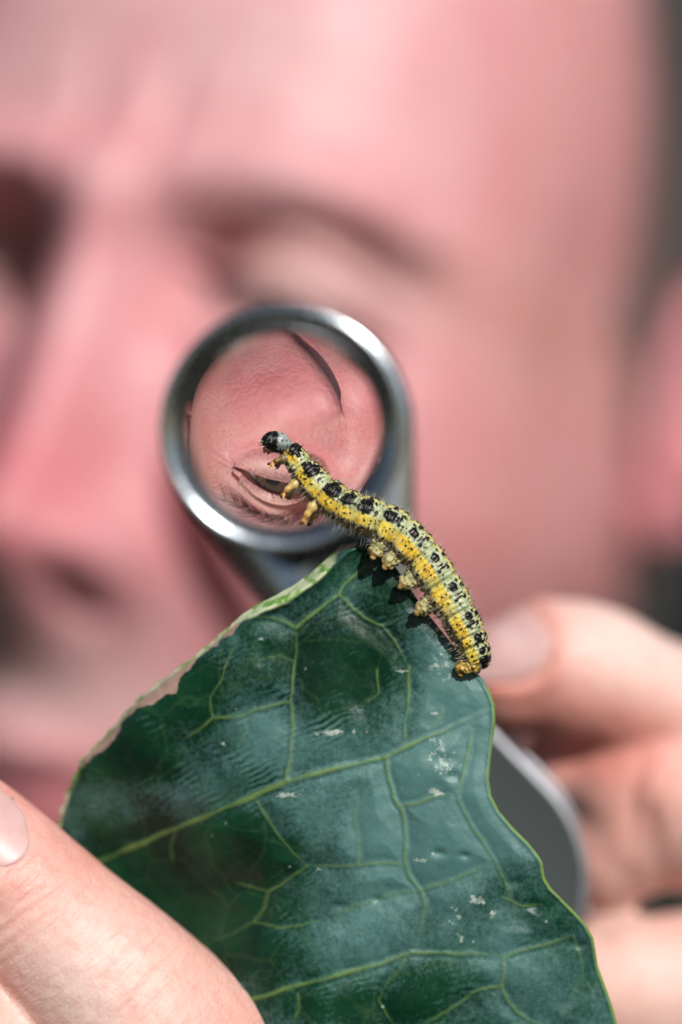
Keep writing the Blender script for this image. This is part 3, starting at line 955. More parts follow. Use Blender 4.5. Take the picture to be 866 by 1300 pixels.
VEINS = [  # (half width px, points)
    (5.0, [(60, 1120), (140, 1088), (200, 1062), (260, 1036), (310, 1016), (362, 993), (400, 982), (450, 970), (490, 960), (520, 946), (550, 934), (575, 922), (600, 912), (620, 900)]),
    (3.4, [(364, 992), (368, 960), (372, 930), (371, 900), (369, 890), (373, 860), (377, 830), (377, 797)]),
    (3.0, [(377, 797), (395, 782), (415, 765), (430, 755), (437, 742), (455, 727), (472, 718)]),
    (2.6, [(377, 797), (360, 789), (345, 783), (325, 783), (310, 786)]),
    (2.2, [(430, 755), (445, 770), (462, 785), (485, 795), (500, 812), (512, 832), (521, 848)]),
    (2.6, [(521, 848), (519, 870), (517, 900), (514, 925), (512, 948)]),
    (2.6, [(369, 890), (345, 895), (325, 902), (310, 909), (290, 911), (270, 911), (262, 918), (248, 930), (232, 940)]),
    (1.6, [(270, 911), (266, 885), (280, 862), (290, 835), (303, 808)]),
    (1.2, [(311, 909), (312, 930), (300, 955)]),
    (3.2, [(490, 960), (494, 990), (500, 1012), (511, 1028), (515, 1060), (514, 1090), (520, 1112), (534, 1130), (541, 1150), (536, 1175), (526, 1205)]),
    (4.0, [(300, 1275), (360, 1256), (430, 1238), (480, 1224), (520, 1210), (545, 1210), (600, 1211), (640, 1214)]),
    (2.6, [(640, 1214), (670, 1204), (700, 1197), (728, 1188)]),
    (2.2, [(640, 1214), (640, 1235), (637, 1252), (645, 1270), (655, 1284), (675, 1296), (700, 1305)]),
    (2.0, [(637, 1252), (605, 1258), (580, 1275), (555, 1290), (530, 1305)]),
    (2.2, [(511, 1022), (530, 1020), (550, 1012), (580, 1006)]),
    (2.2, [(580, 1006), (588, 985), (592, 965), (597, 945), (600, 925)]),
    (2.0, [(580, 1006), (590, 1030), (602, 1052), (620, 1078), (630, 1097), (640, 1120), (650, 1142), (664, 1165)]),
    (2.0, [(534, 1130), (560, 1122), (590, 1110), (625, 1096)]),
    (1.6, [(534, 1130), (500, 1134), (482, 1140), (450, 1150), (430, 1162)]),
    (1.6, [(514, 1098), (490, 1095), (455, 1098), (430, 1100), (392, 1098)]),
    (2.0, [(326, 1018), (340, 1040), (355, 1062), (372, 1082), (392, 1098)]),
    (2.4, [(392, 1098), (370, 1112), (350, 1126), (340, 1132), (335, 1152), (322, 1170), (295, 1185), (262, 1198)]),
    (1.4, [(340, 1132), (320, 1126), (298, 1120)]),
    (1.4, [(322, 1170), (355, 1178), (385, 1174), (420, 1166)]),
    (1.6, [(516, 1214), (505, 1235), (490, 1250), (480, 1270), (492, 1290), (505, 1305)]),
    (1.4, [(380, 1262), (378, 1280), (372, 1300)]),
    (1.3, [(455, 1098), (455, 1060), (450, 1035), (455, 1000)]),
    (1.2, [(377, 840), (355, 832), (335, 836)]),
    (1.3, [(478, 850), (480, 880), (462, 895)]),
    (1.2, [(562, 898), (558, 912), (548, 922)]),
    (1.5, [(226, 1050), (215, 1075), (220, 1100)]),
    (1.3, [(640, 1140), (665, 1150), (690, 1148)]),
    (1.3, [(728, 1188), (735, 1210), (740, 1240), (720, 1270)]),
    (2.2, [(526, 1340), (600, 1320), (675, 1296)]),
]
def leaf_depth(px, py):
    """Y of the leaf sheet in mm; bends away to the left and is held back where it is pinched"""
    y = 0.2 + 0.0 * px
    y = y + 8.5 * sstep(430, 60, px) * sstep(740, 1120, py)
    y = y + 4.5 * np.exp(-((px - 170) / 130) ** 2 - ((py - 1170) / 110) ** 2)
    y = y + 1.1 * np.exp(-((px - 330) / 120) ** 2 - ((py - 1150) / 60) ** 2)
    y = y - 1.4 * np.exp(-((px - 600) / 110) ** 2 - ((py - 1010) / 120) ** 2)
    y = y + 1.5 * sstep(1180, 1420, py)
    y = y + 0.6 * np.sin((py - 900) / 46.0) * sstep(560, 740, px + 0.25 * (1000 - py))
    y = y - 0.7 * np.exp(-((px - 520) / 60) ** 2 - ((py - 800) / 80) ** 2)
    return y
def build_leaf():
    ly, lx = np.array(LEFT, float).T
    ry, rx = np.array(RIGHT, float).T
    rows = np.concatenate([np.linspace(684, 720, 30)[:-1], np.arange(720, 1330, 2.0), np.arange(1330, 1471, 6.0)])
    nc = 340
    e = np.linspace(0, 1, nc)
    PX = np.zeros((len(rows), nc)); PY = np.zeros_like(PX)
    for i, y in enumerate(rows):
        xl = np.interp(y, ly, lx); xr = np.interp(y, ry, rx)
        jag = 2.0 * math.sin(y * .31) + 1.6 * math.sin(y * .83 + 1) if y > 790 else 0.6 * math.sin(y * .4)
        PX[i] = xl + jag * 0.6 + (xr - xl - jag * .6) * e; PY[i] = y
    px, py = PX.ravel(), PY.ravel()
    # distances to the margins in px
    lpts = [(b, a) for a, b in LEFT]; rpts = [(b, a) for a, b in RIGHT]
    dl, _, _ = seg_dist(px, py, lpts)
    dr, _, _ = seg_dist(px, py, rpts)
    vein = np.zeros(len(px)); dmin = np.full(len(px), 1e9); relief = np.zeros(len(px))
    wobx = px + 1.6 * value_noise(np.stack([px, py, 0 * px], 1), 0.05, 11)
    woby = py + 1.6 * value_noise(np.stack([px, py, 0 * px + 9], 1), 0.05, 12)
    groove = np.zeros(len(px))
    vn = value_noise(np.stack([px, py, 0 * px + 3], 1), 0.035, 15)
    for hw, pts in VEINS:
        hw0 = hw
        d, _, par = seg_dist(wobx, woby, pts)
        big = 0.30 if hw > 2.8 else 0.0
        hw = hw * (0.57 + 0.30 * vn) * (1.0 if hw > 3.5 else 0.9) * (1 - (0.6 if hw > 3.5 else 0.35) * par ** 1.5)
        tap = 1 - 0.75 * sstep(0.72, 1.0, par) * (hw < 2.1)
        a = (1 - sstep(hw * 0.4, hw * 1.2 + 1.4, d)) * np.clip(0.45 + hw / 6, 0, 1) * tap
        vein = np.maximum(vein, a)
        relief = np.maximum(relief, gauss(d, hw + 1.2) * hw * tap)
        groove = np.maximum(groove, gauss(d - hw - 4, 3.0) * min(1.0, hw0 / 3.5) * tap)
        dmin = np.minimum(dmin, d + 3 * (2.6 - hw0) * (hw0 < 2.6))
    pk = sstep(0, 34, dmin) * np.clip(np.minimum(dl, dr) / 20, 0, 1)
    P3 = np.stack([px, py, 0 * px], 1)
    Y = leaf_depth(px, py)
    Y = Y - 0.40 * pk - 0.06 * relief + 0.06 * groove + 0.16 * value_noise(P3, 0.022, 21) + 0.05 * value_noise(P3, 0.075, 22) + 0.012 * value_noise(P3, 0.22, 23)
    # pits
    for a, b, r in ((558, 1083, 8), (590, 1086, 8), (480, 1142, 7), (432, 1150, 9), (735, 1200, 10), (678, 1150, 12), (655, 1120, 10), (562, 965, 12), (575, 985, 9)):
        Y = Y + 0.3 * np.exp(-((px - a) / r) ** 2 - ((py - b) / (r * .6)) ** 2)
    # rolled upper left margin, rounded right margin
    roll = sstep(20, 0, dl) * sstep(1060, 1000, py)
    top = sstep(805, 770, py) * sstep(684, 700, py)
    Y = Y + 1.5 * roll ** 1.5 * (1 - top) - (1.1 * gauss(dl - 9, 8) - 1.6 * roll ** 2) * top
    Y = Y - 0.18 * gauss(dr - 2.5, 3.0) + 0.35 * sstep(3, 0, dr)
    # colour masks
    nz = value_noise(P3, 0.055, 31) * .75 + value_noise(P3, 0.16, 32) * .25
    pale_w = np.interp(py, [684, 700, 715, 760, 780, 800, 830], [0, 3, 13, 17, 12, 5, 0])
    pale = sstep(1, -4, dl - pale_w - 3 * nz) * (py < 835)
    tan_w = np.interp(py, [775, 790, 810, 860, 885, 900, 915, 930, 948, 960, 1000, 1030, 1060], [0, 9, 11, 14, 22, 8, 6, 14, 15, 7, 7, 5, 2])
    tanm = sstep(1.0, -1.5, dl - tan_w * (0.8 + 0.9 * nz)) * (py > 778) * (py < 1065)
    edge_l = sstep(5.5, 2.5, dl + 1.5 * nz) * (py > 770) * (py < 1060)
    pale = np.maximum(pale, 0.75 * edge_l); tanm = tanm * (1 - 0.8 * edge_l)
    rim = 0.85 * sstep(5.0, 1.0, dr + nz * 1.2) * sstep(858, 880, py)
    # wax bloom where not rubbed off, with sky sheen and fold shade painted in
    bl = 0.50 + 0 * px
    for a, b, rx_, ry_, k in ((600, 985, 90, 90, .46), (560, 1080, 110, 80, .34), (590, 890, 60, 60, .36), (470, 1040, 90, 70, .22), (680, 1230, 90, 60, .25), (330, 925, 45, 45, .28), (200, 1000, 80, 22, .10), (330, 1020, 90, 20, .12), (400, 950, 60, 40, .18), (450, 1190, 100, 60, .2),
                             (230, 1130, 110, 75, -.55), (300, 1080, 70, 40, -.35), (160, 960, 80, 40, -.35), (240, 880, 60, 40, -.38), (330, 1210, 70, 40, -.25), (430, 860, 60, 50, -.28), (470, 820, 60, 60, -.12), (480, 1280, 130, 26, -.32), (570, 1240, 50, 25, -.2), (520, 740, 60, 50, -.2), (560, 820, 40, 30, .2), (610, 870, 40, 30, .15), (720, 1190, 30, 50, -.2), (650, 1130, 40, 40, -.15), (350, 840, 60, 40, -.08)):
        bl = bl + k * np.exp(-((px - a) / rx_) ** 2 - ((py - b) / ry_) ** 2)
    finger = 0 * px
    for a, b, rx_, ry_ in ((395, 885, 60, 34), (430, 915, 80, 30), (300, 870, 50, 40), (230, 930, 70, 60), (290, 1090, 60, 60), (345, 1150, 60, 40), (470, 800, 40, 60), (300, 990, 120, 40), (480, 1270, 120, 30)):
        finger = np.maximum(finger, np.exp(-((px - a) / rx_) ** 2 - ((py - b) / ry_) ** 2))
    scr_glint = 0 * px  # white scratches; two broad patches paint reflections near the right margin
    for a, b, rx_, ry_ in ((512, 852, 16, 4), (560, 960, 26, 34), (552, 1005, 20, 8), (575, 1160, 14, 26), (606, 1142, 22, 9), (586, 1190, 8, 12), (525, 1035, 14, 5), (535, 1092, 18, 4), (512, 1000, 5, 8), (281, 945, 10, 6), (335, 812, 9, 8), (405, 1105, 7, 5), (530, 880, 7, 3), (552, 905, 10, 3), (565, 840, 26, 24), (300, 900, 4, 4), (625, 1160, 8, 14), (545, 1230, 14, 5), (370, 1010, 26, 6), (420, 930, 60, 8)):
        scr_glint = np.maximum(scr_glint, np.exp(-((px - a) / rx_) ** 2 - ((py - b) / ry_) ** 2))
    V = np.stack([(px - 433) * (DIST + Y) / DIST / PXMM, Y, (650 - py) * (DIST + Y) / DIST / PXMM], 1)
    n = len(V); nr = len(rows)
    thick = 0.42 + 0.25 * relief / 5 + 0.5 * sstep(10, 0, dl)
    B = V + np.stack([0 * thick, thick, 0 * thick], 1)
    Ff = grid_faces(nr, nc, flip=False)
    Fb = Ff[:, ::-1] + n
    border = [j for j in range(nc)] + [i * nc + nc - 1 for i in range(1, nr)] + [(nr - 1) * nc + j for j in range(nc - 2, -1, -1)] + [i * nc for i in range(nr - 2, 0, -1)]
    bd = np.array(border); b2 = np.roll(bd, -1)
    Fs = np.stack([b2, bd, bd + n, b2 + n], 1)
    A = np.stack([vein, rim, tanm], 1); Bm = np.stack([pale, np.clip(bl, 0, 1), finger], 1); Cm = np.stack([scr_glint, np.zeros(n), np.zeros(n)], 1)
    side = np.concatenate([np.zeros(n), np.ones(n)])
    Cc = np.vstack([Cm, Cm]); Cc[:, 1] = side
    m = Mat('leaf_skin', Specular_IOR_Level=0.40)
    _, a_v, a_r, a_t = m.attr('ma'); _, a_p, a_b, a_f = m.attr('mb'); _, a_s, a_back, _ = m.attr('mc')
    pos = m.pos()
    g = m.mix(m.ramp(m.noise(0.12, 4), (0.35, 0.0), (0.68, 1.0)), (0.0025, 0.018, 0.010), (0.006, 0.045, 0.020))
    # wax bloom, mottled and finger-rubbed into ridges, carrying the painted sheen and shade
    nzw = m.noise(0.22, 6, 0.62); nzf = m.noise(1.9, 6, 0.75)
    wv = m.n('TexWave', wave_type='BANDS', bands_direction='DIAGONAL'); wv.inputs['Scale'].default_value = 620
    wv.inputs['Distortion'].default_value = 9.0; wv.inputs['Detail'].default_value = 3.0; wv.inputs['Detail Scale'].default_value = 0.35
    mp = m.n('Mapping'); mp.inputs['Rotation'].default_value = (0, R(62), 0); m.l(pos, mp.inputs['Vector']); m.l(mp.outputs['Vector'], wv.inputs['Vector'])
    wav = m.math('MULTIPLY', m.math('SUBTRACT', wv.outputs['Fac'], 0.5), m.math('MULTIPLY', m.math('MULTIPLY', a_f, m.ramp(m.noise(0.25, 3), (0.46, 0.0), (0.60, 1.0))), 0.42))
    bloom = m.math('ADD', a_b, m.math('MULTIPLY', m.math('SUBTRACT', nzw, 0.5), 0.75))
    bloom = m.math('ADD', bloom, m.math('MULTIPLY', m.math('SUBTRACT', nzf, 0.5), 0.85))
    bloom = m.math('ADD', bloom, wav)
    bloom_sheen_fac = m.ramp(bloom, (0.33, 0.0), (0.53, 0.38), (0.82, 1.0))
    col = m.mix(m.math('MULTIPLY', bloom_sheen_fac, 0.60), g, (0.095, 0.225, 0.220))
    # fine net of small veins
    dn = m.n('TexNoise'); dn.inputs['Scale'].default_value = 350; dn.inputs['Detail'].default_value = 3; m.l(pos, dn.inputs['Vector'])
    va = m.n('VectorMath', operation='MULTIPLY_ADD'); va.inputs[1].default_value = (0.0022, 0.0022, 0.0022)
    m.l(dn.outputs['Color'], va.inputs[0]); m.l(pos, va.inputs[2])
    net = m.ramp(m.voronoi(0.34, 'DISTANCE_TO_EDGE', va.outputs[0]), (0.0, 1.0), (0.045, 0.0))
    net2 = m.ramp(m.voronoi(0.15, 'DISTANCE_TO_EDGE', va.outputs[0]), (0.0, 1.0), (0.035, 0.0))
    col = m.mix(m.math('ADD', m.math('MULTIPLY', net, 0.05), m.math('MULTIPLY', net2, 0.11)), col, (0.09, 0.17, 0.055))
    vcol = m.mix(m.noise(0.35, 3), (0.075, 0.15, 0.035), (0.17, 0.25, 0.075))
    col = m.mix(m.math('MULTIPLY', a_v, m.ramp(m.noise(0.3, 3), (0.3, 0.55), (0.6, 0.95))), col, vcol)
    rimc = m.mix(m.noise(0.25, 3), (0.06, 0.17, 0.02), (0.24, 0.32, 0.06))
    col = m.mix(a_r, col, rimc)
    st = m.n('TexWave', wave_type='BANDS', bands_direction='DIAGONAL'); st.inputs['Scale'].default_value = 120; st.inputs['Distortion'].default_value = 16; st.inputs['Detail'].default_value = 3; st.inputs['Detail Scale'].default_value = 1.0
    m.l(pos, st.inputs['Vector'])
    palec = m.mix(m.ramp(m.math('ADD', m.math('MULTIPLY', st.outputs['Fac'], 0.22), m.math('MULTIPLY', m.noise(0.7, 5, .7), 0.85)), (0.42, 0.0), (0.60, 1.0)), (0.10, 0.26, 0.03), (0.46, 0.52, 0.32))
    col = m.mix(a_p, col, palec)
    tanc = m.mix(m.noise(0.8, 5), (0.22, 0.135, 0.10), (0.42, 0.29, 0.24))
    col = m.mix(a_t, col, tanc)
    scn = m.ramp(m.math('ADD', m.math('MULTIPLY', m.noise(0.75, 6, 0.7), 1.0), m.math('MULTIPLY', a_s, 0.30)), (0.74, 0.0), (0.86, 1.0))
    scn = m.math('MULTIPLY', scn, m.ramp(a_s, (0.1, 0.0), (0.5, 0.75)))
    col = m.mix(scn, col, (0.50, 0.56, 0.48))
    vs = m.n('TexVoronoi'); vs.inputs['Scale'].default_value = 420; m.l(pos, vs.inputs['Vector'])
    spk = m.math('MULTIPLY', m.ramp(vs.outputs['Distance'], (0.05, 1.0), (0.11, 0.0)), m.ramp(m.noise(0.5, 3), (0.58, 0.0), (0.66, 0.6)))
    col = m.mix(spk, col, (0.42, 0.50, 0.44))
    col = m.mix(a_back, col, (0.12, 0.20, 0.09))
    m.l(col, m.inp('Base Color'))
    rg = m.mix(bloom_sheen_fac, (0.36, 0.36, 0.36), (0.52, 0.52, 0.52))
    m.l(rg, m.inp('Roughness'))
    m.l(m.mix(bloom_sheen_fac, (0.20, 0.20, 0.20), (0.55, 0.55, 0.55)), m.inp('Specular IOR Level'))
    nrm = m.bump(m.noise(0.35, 5), 0.35, 0.35)
    nrm = m.bump(m.noise(1.6, 5, 0.65), 0.30, 0.12, nrm)
    nrm = m.bump(net, -0.05, 0.05, nrm)
    m.l(nrm, m.inp('Normal'))
    m.inp('Coat Weight').default_value = 0.0
    org = W(360, 1470, 1)
    o = make('leaf', np.vstack([V, B]), np.vstack([Ff, Fb, Fs]), m.m, origin=org, attrs={'ma': np.vstack([A, A * [1, .3, .3]]), 'mb': np.vstack([Bm, Bm]), 'mc': Cc})
    tag(o, 'large dark green waxy leaf with pale veins and a nibbled browned edge', 'leaf')
    return o
leaf = build_leaf()

# ================================================================== THE CATERPILLAR
def build_caterpillar():
    # (px, py, Y, radius px)
    ctr = [(362, 567, -1.6, 11.5), (373, 580, -1.7, 15.5), (387, 599, -1.8, 19), (405, 620, -1.8, 22), (432, 641, -1.7, 23.5), (466, 655, -1.5, 24.5), (500, 671, -1.3, 25.5), (529, 698, -1.3, 25.5), (555, 735, -1.3, 25.5), (579, 777, -1.2, 24.5), (598, 815, -1.1, 21.5), (606, 838, -1.0, 17), (608, 850, -0.9, 9.5)]
    C = np.array([[*W(a, b, c), r / PXMM] for a, b, c, r in ctr])
    NS, NA = 460, 132
    Q = catmull(C, NS)
    c, rad = Q[:, :3], Q[:, 3]
    s = np.concatenate([[0], np.cumsum(np.linalg.norm(np.diff(c, axis=0), axis=1))])
    T = np.gradient(c, axis=0); T /= np.linalg.norm(T, axis=1)[:, None]
    Vw = np.array([0, -1.0, 0])
    Nn = np.stack([-T[:, 2], 0 * s, T[:, 0]], 1); Nn /= np.linalg.norm(Nn, axis=1)[:, None]
    al = R(24)
    Dv = math.cos(al) * Nn + math.sin(al) * Vw
    Lv = -math.sin(al) * Nn + math.cos(al) * Vw
    spots = [(378, 566), (399, 594), (423, 621), (442, 634), (467, 642), (497, 653), (521, 680), (547, 711), (570, 748), (592, 782), (610, 806), (617, 824)]
    def s_of(px, py):
        p = W(px, py, -1.5)
        d = (c[:, 0] - p[0]) ** 2 + (c[:, 2] - p[2]) ** 2
        return s[int(np.argmin(d))]
    S0 = np.array([s_of(*p) for p in spots])
    L = np.diff(np.concatenate([S0, [s[-1] + .4]]))
    start = S0 - 0.30 * L
    phi = np.linspace(-math.pi, math.pi, NA, endpoint=False)
    SS, PH = np.meshgrid(s, phi, indexing='ij')
    k = np.clip(np.searchsorted(start, SS.ravel(), side='right') - 1, 0, len(start) - 1).reshape(SS.shape)
    nxt = np.concatenate([start[1:], [s[-1] + .6]])
    loc = np.clip((SS - start[k]) / (nxt[k] - start[k]), 0, 1)                 # 0..1 within the segment
    Rm = rad[:, None] * np.ones_like(PH)
    aph = np.abs(PH)
    cosA, sinA = np.cos(PH), np.sin(PH)
    P3 = c[:, None, :] + Rm[..., None] * (cosA[..., None] * Dv[:, None, :] + sinA[..., None] * Lv[:, None, :])
    nz1 = value_noise(P3, 1.6, 41); nz2 = value_noise(P3, 4.0, 42); nz3 = value_noise(P3, 0.6, 43)
    Rm = Rm * (1 + 0.0 * nz1)
    # segment folds and annulets
    edge = np.minimum(loc, 1 - loc)
    Rm = Rm - 0.27 * gauss(edge * (nxt - start)[k], 0.24)
    ann = 0.5 + 0.5 * np.cos(loc * 6 * 2 * math.pi)
    Rm = Rm - 0.075 * ann ** 3 + 0.05 * nz1 + 0.03 * nz2
    # lateral fold and sagging flank
    Rm = Rm + 0.16 * gauss(aph - R(100), 0.22) * (0.6 + 0.4 * nz1) - 0.10 * gauss(aph - R(118), 0.14)
    # colours
    lerp = lambda a, b, t: a + (b - a) * t[..., None]
    g0 = np.array([0.22, 0.27, 0.13]); g1 = np.array([0.42, 0.46, 0.27])
    col = lerp(g0, g1, np.clip(0.5 + 0.8 * nz1, 0, 1))
    pale_ann = 0.6 * (1 - ann) * gauss(aph - R(35), 0.6)
    col = lerp(col, np.array([0.55, 0.58, 0.40]), np.clip(pale_ann * 0.6, 0, 1))
    yel = lerp(np.array([0.74, 0.45, 0.012]), np.array([0.76, 0.59, 0.06]), np.clip(0.5 + 0.9 * nz3, 0, 1))
    ymask = sstep(R(58), R(66), aph + 0.06 * nz1) * (1 - sstep(R(94), R(106), aph + 0.10 * nz1))
    ymask = ymask * (1 - 0.45 * sstep(0.5, 0.9, ann) * (0.6 + 0.4 * nz2)) * (1 - 0.45 * gauss(edge, .08)) * (1 - 0.55 * sstep(.45, .8, loc) * sstep(-.3, .4, nz3 + .3 * nz1))
    mid = gauss(PH, 0.09) * 0.8
    col = lerp(col, yel, np.clip(np.maximum(ymask, mid), 0, 1))
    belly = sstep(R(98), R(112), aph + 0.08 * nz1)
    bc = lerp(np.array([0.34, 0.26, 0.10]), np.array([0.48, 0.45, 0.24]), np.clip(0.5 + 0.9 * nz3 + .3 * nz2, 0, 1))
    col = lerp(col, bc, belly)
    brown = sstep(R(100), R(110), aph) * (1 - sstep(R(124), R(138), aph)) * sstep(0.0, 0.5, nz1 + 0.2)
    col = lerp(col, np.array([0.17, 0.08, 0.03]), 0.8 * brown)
    # black markings
    blk = np.zeros_like(PH); lift = np.zeros_like(PH)
    def spot(s0, f0, rs, rf, h=0.12, rough_=0.25, both=True):
        nonlocal blk, lift
        for sg in ((1, -1) if both else (1,)):
            ds = (SS - s0) / rs
            df = (PH - sg * f0) * rad[:, None] / rf
            d = np.sqrt(ds ** 2 + df ** 2) + rough_ * nz2 + 0.5 * rough_ * nz1
            a = sstep(1.10, 0.85, d)
            blk = np.maximum(blk, a)
            lift = np.maximum(lift, h * np.clip(1 - d * d, 0, 1) ** 0.6)
    for i, (s0, ln) in enumerate(zip(S0, L)):
        ln = min(ln, 4.2)
        thor = i < 5
        big = (0.75, 1.12, 1.22, 0.95, 0.98, 0.88, 0.66, 0.64, 0.62, 0.56, 0.55, 0.5)[i]
        f0 = R(37)
        if i == 0:
            spot(s0 + .1, R(30), .75, 1.1, .15, .4); spot(s0 + .9, R(44), .3, .35, .1)
            continue
        spot(s0, f0, big * (0.85 if thor else 0.95), big * (1.0 if thor else .95), 0.13, 0.34 if thor else 0.2)
        if thor:
            spot(s0 - .62 * ln * .5, R(46), .24, .42, .1, .4); spot(s0 - .5 * ln * .5, R(22), .22, .4, .1, .4)
            spot(s0 + .10 * ln, R(14), .32, .5, .15, .4)
            spot(s0 + .42 * ln, R(45), .2, .25, .1)
            spot(s0 + .30 * ln, R(18), .22, .35, .1, .4)
        else:
            spot(s0 + .26 * ln, R(36), .13, .55, .06, .3); spot(s0 + .36 * ln, R(34), .15, .60, .08, .3)
            spot(s0 + .40 * ln, R(50), .24, .26, .14, .2); spot(s0 + .40 * ln, R(17), .28, .30, .18, .2)
            spot(s0 - .14 * ln, R(16), .22, .22, .1); spot(s0 + .55 * ln, R(46), .13, .15, .08)
        spot(s0 + .05 * ln, R(5), .3, .3, .16, .3)
        spot(s0 + .1 * ln, R(82), .15, .15, .07); spot(s0 + .35 * ln, R(76), .13, .13, .07); spot(s0 + .12 * ln, R(104), .20, .2, .08, .4)
    spot(s[-1] - 0.9, R(25), .55, .9, .12, .3); spot(s[-1] - .25, R(20), .3, .8, .1, .3)
    # small warts, each with a bristle
    wart_s, wart_f, wart_r = [], [], []
    for q in range(1250):
        s0 = rng.uniform(0.3, s[-1] - .2); f0 = rng.uniform(-R(150), R(150)); r0 = rng.uniform(0.05, 0.125) * (1.2 if rng.random() < .25 else 1)
        wart_s.append(s0); wart_f.append(f0); wart_r.append(r0)
    for s0, f0, r0 in zip(wart_s, wart_f, wart_r):
        i0, i1 = np.searchsorted(s, [s0 - .4, s0 + .4])
        sl = slice(max(0, i0), i1)
        ds = (SS[sl] - s0); df = (PH[sl] - f0) * rad[sl][:, None]
        d = np.sqrt(ds ** 2 + df ** 2) / r0
        blk[sl] = np.maximum(blk[sl], 0.92 * sstep(1.25, 0.75, d))
        lift[sl] = np.maximum(lift[sl], r0 * 0.8 * np.clip(1 - d * d, 0, 1) ** 0.6)
    # light flecks round the warts
    fl = sstep(0.45, 0.7, nz2) * 0.35 * (1 - blk)
    col = lerp(col, np.array([0.70, 0.70, 0.48]), fl)
    bcol = np.array([0.006, 0.006, 0.006])
    col = lerp(col, bcol, blk)
    Rm = Rm + lift
    # prolegs swell out of the flank before their feet are added
    PL = [5, 6, 7, 8]
    for i in PL:
        s0 = S0[i] + 0.10 * L[i]
        for sg in (1, -1):
            d2 = ((SS - s0) / 1.0) ** 2 + ((PH - sg * R(132)) * 2.2 / 1.15) ** 2
            Rm = Rm + 0.75 * np.exp(-d2)
    P3 = c[:, None, :] + Rm[..., None] * (cosA[..., None] * Dv[:, None, :] + sinA[..., None] * Lv[:, None, :])
    V = [P3.reshape(-1, 3)]; K = [np.concatenate([col.reshape(-1, 3)], 0)]; G = [blk.reshape(-1)]
    F = grid_faces(NS, NA, wrap=True).tolist()
    F.append(list(range(NA))[::-1]); F.append([(NS - 1) * NA + i for i in range(NA)])
    base = NS * NA
    def add(v, f, k, g=None):
        nonlocal base
        V.append(v); K.append(np.broadcast_to(k, v.shape).copy()); G.append(np.zeros(len(v)) if g is None else g)
        F.extend([[i + base for i in q] for q in f]); base += len(v)
    def frame(s0):
        i = int(np.clip(np.searchsorted(s, s0), 0, NS - 1)); return c[i], T[i], Dv[i], Lv[i], rad[i]
    # prolegs: fleshy stumps with a wrinkled shaft and a flared sole
    tipdark = []
    for i in PL + [11]:
        s0 = S0[i] + 0.10 * L[i]
        last = i == 11
        if last: s0 = s[-1] - 0.9
        for sg in (1, -1):
            cc, t, D, Lx, r = frame(s0)
            f0 = R(138) if not last else R(150)
            out = math.cos(f0) * D + sg * math.sin(f0) * Lx
            ten = t * (0.10 if not last else 0.8)
            h = 1.95 if not last else 0.8
            p0 = cc + out * (r * 0.62)
            path = catmull([p0, cc + out * (r + .45 * h) + ten * .3, cc + out * (r + h * .8) + ten * .6, cc + out * (r + h) + ten], 26)
            u = np.linspace(0, 1, 26)
            rr_ = (1.42 - 0.62 * u - 0.40 * sstep(.86, 1, u) + 0.12 * gauss(u - 0.80, .10)) * (0.82 if not last else .80)
            rr_ = rr_ + 0.06 * np.cos(u * 26)
            v, f = tube(path, rr_, 36)
            uu = np.clip(((v - p0) @ out) / ((path[-1] - p0) @ out), 0, 1.15)
            q1 = value_noise(v, 2.2, 51); q2 = value_noise(v, 5.0, 52)
            v = v + (v - (p0 + np.outer((v - p0) @ out, out))) * (0.26 * q1 + .24 * q2)[:, None]
            kcol = np.array([0.40, 0.40, 0.20]) + (np.array([0.56, 0.55, 0.36]) - np.array([0.40, 0.40, 0.20])) * np.clip(.5 + q1, 0, 1)[:, None]
            tip = (sstep(0.70, 1.02, uu + .15 * q1) * 0.75)[:, None]
            kcol = kcol * (1 - tip) + np.array([0.40, 0.22, 0.06]) * tip
            dk = (sstep(0.55, 0.72, q2) * (uu < .9))[:, None]
            kcol = kcol * (1 - 0.9 * dk)
            kcol = kcol * np.array([0.82, 0.76, 0.60])
            if last: kcol = kcol * 0.4 + np.array([0.55, 0.33, 0.03]) * 0.6
            add(v, f, kcol, dk[:, 0])
    # true legs: three pairs of jointed hooks
    for (bx, by), (mx, my), (tx, ty), r0 in (((366, 580), (354, 584), (341, 589), .75), ((380, 611), (367, 620), (357, 630), .95), ((402, 636), (392, 650), (383, 664), 1.05)):
        for sg in (1, -1):
            oy = -1.9 if sg > 0 else 0.6
            sh = 0 if sg > 0 else 9
            pts = [W(bx + sh, by, oy * .7 - 1), W(mx + sh, my, oy - 1), W(tx + sh, ty + (2 if sg < 0 else 0), oy * 1.0 - 1)]
            pth = catmull(pts, 22); u = np.linspace(0, 1, 22)
            rr_ = 0.85 * r0 * (1.0 - 0.82 * u ** 0.85) + 0.05 * np.cos(u * 19)
            v, f = tube(pth, np.maximum(rr_, .07), 18)
            uu = np.clip(np.linalg.norm(v - pts[0], axis=1) / np.linalg.norm(pts[2] - pts[0]), 0, 1)[:, None]
            q1 = value_noise(v, 2.5, 61)[:, None]
            kc = np.array([0.44, 0.42, 0.18]) * (1 - uu) + np.array([0.58, 0.27, 0.05]) * uu
            kc = kc * (1 + .35 * q1)
            kc = kc * (1 - 0.85 * sstep(0.88, 1.0, uu))
            if r0 < .8: kc = kc * 0.35
            add(v, f, kc)
            for w in range(2):       # side spines near the foot
                p_ = pts[1] * .4 + pts[2] * .6
                d_ = np.array([rng.uniform(-.6, .3), rng.uniform(-.5, .2), -0.8]) * 0.9
                v2, f2 = tube(np.array([p_, p_ + d_ * .5, p_ + d_]), [.22, .14, .04], 10)
                add(v2, f2, np.array([0.55, 0.30, 0.07]))
    # head capsule: two lobes, black in front and pale grey behind
    hc = W(351, 561, -2.2)
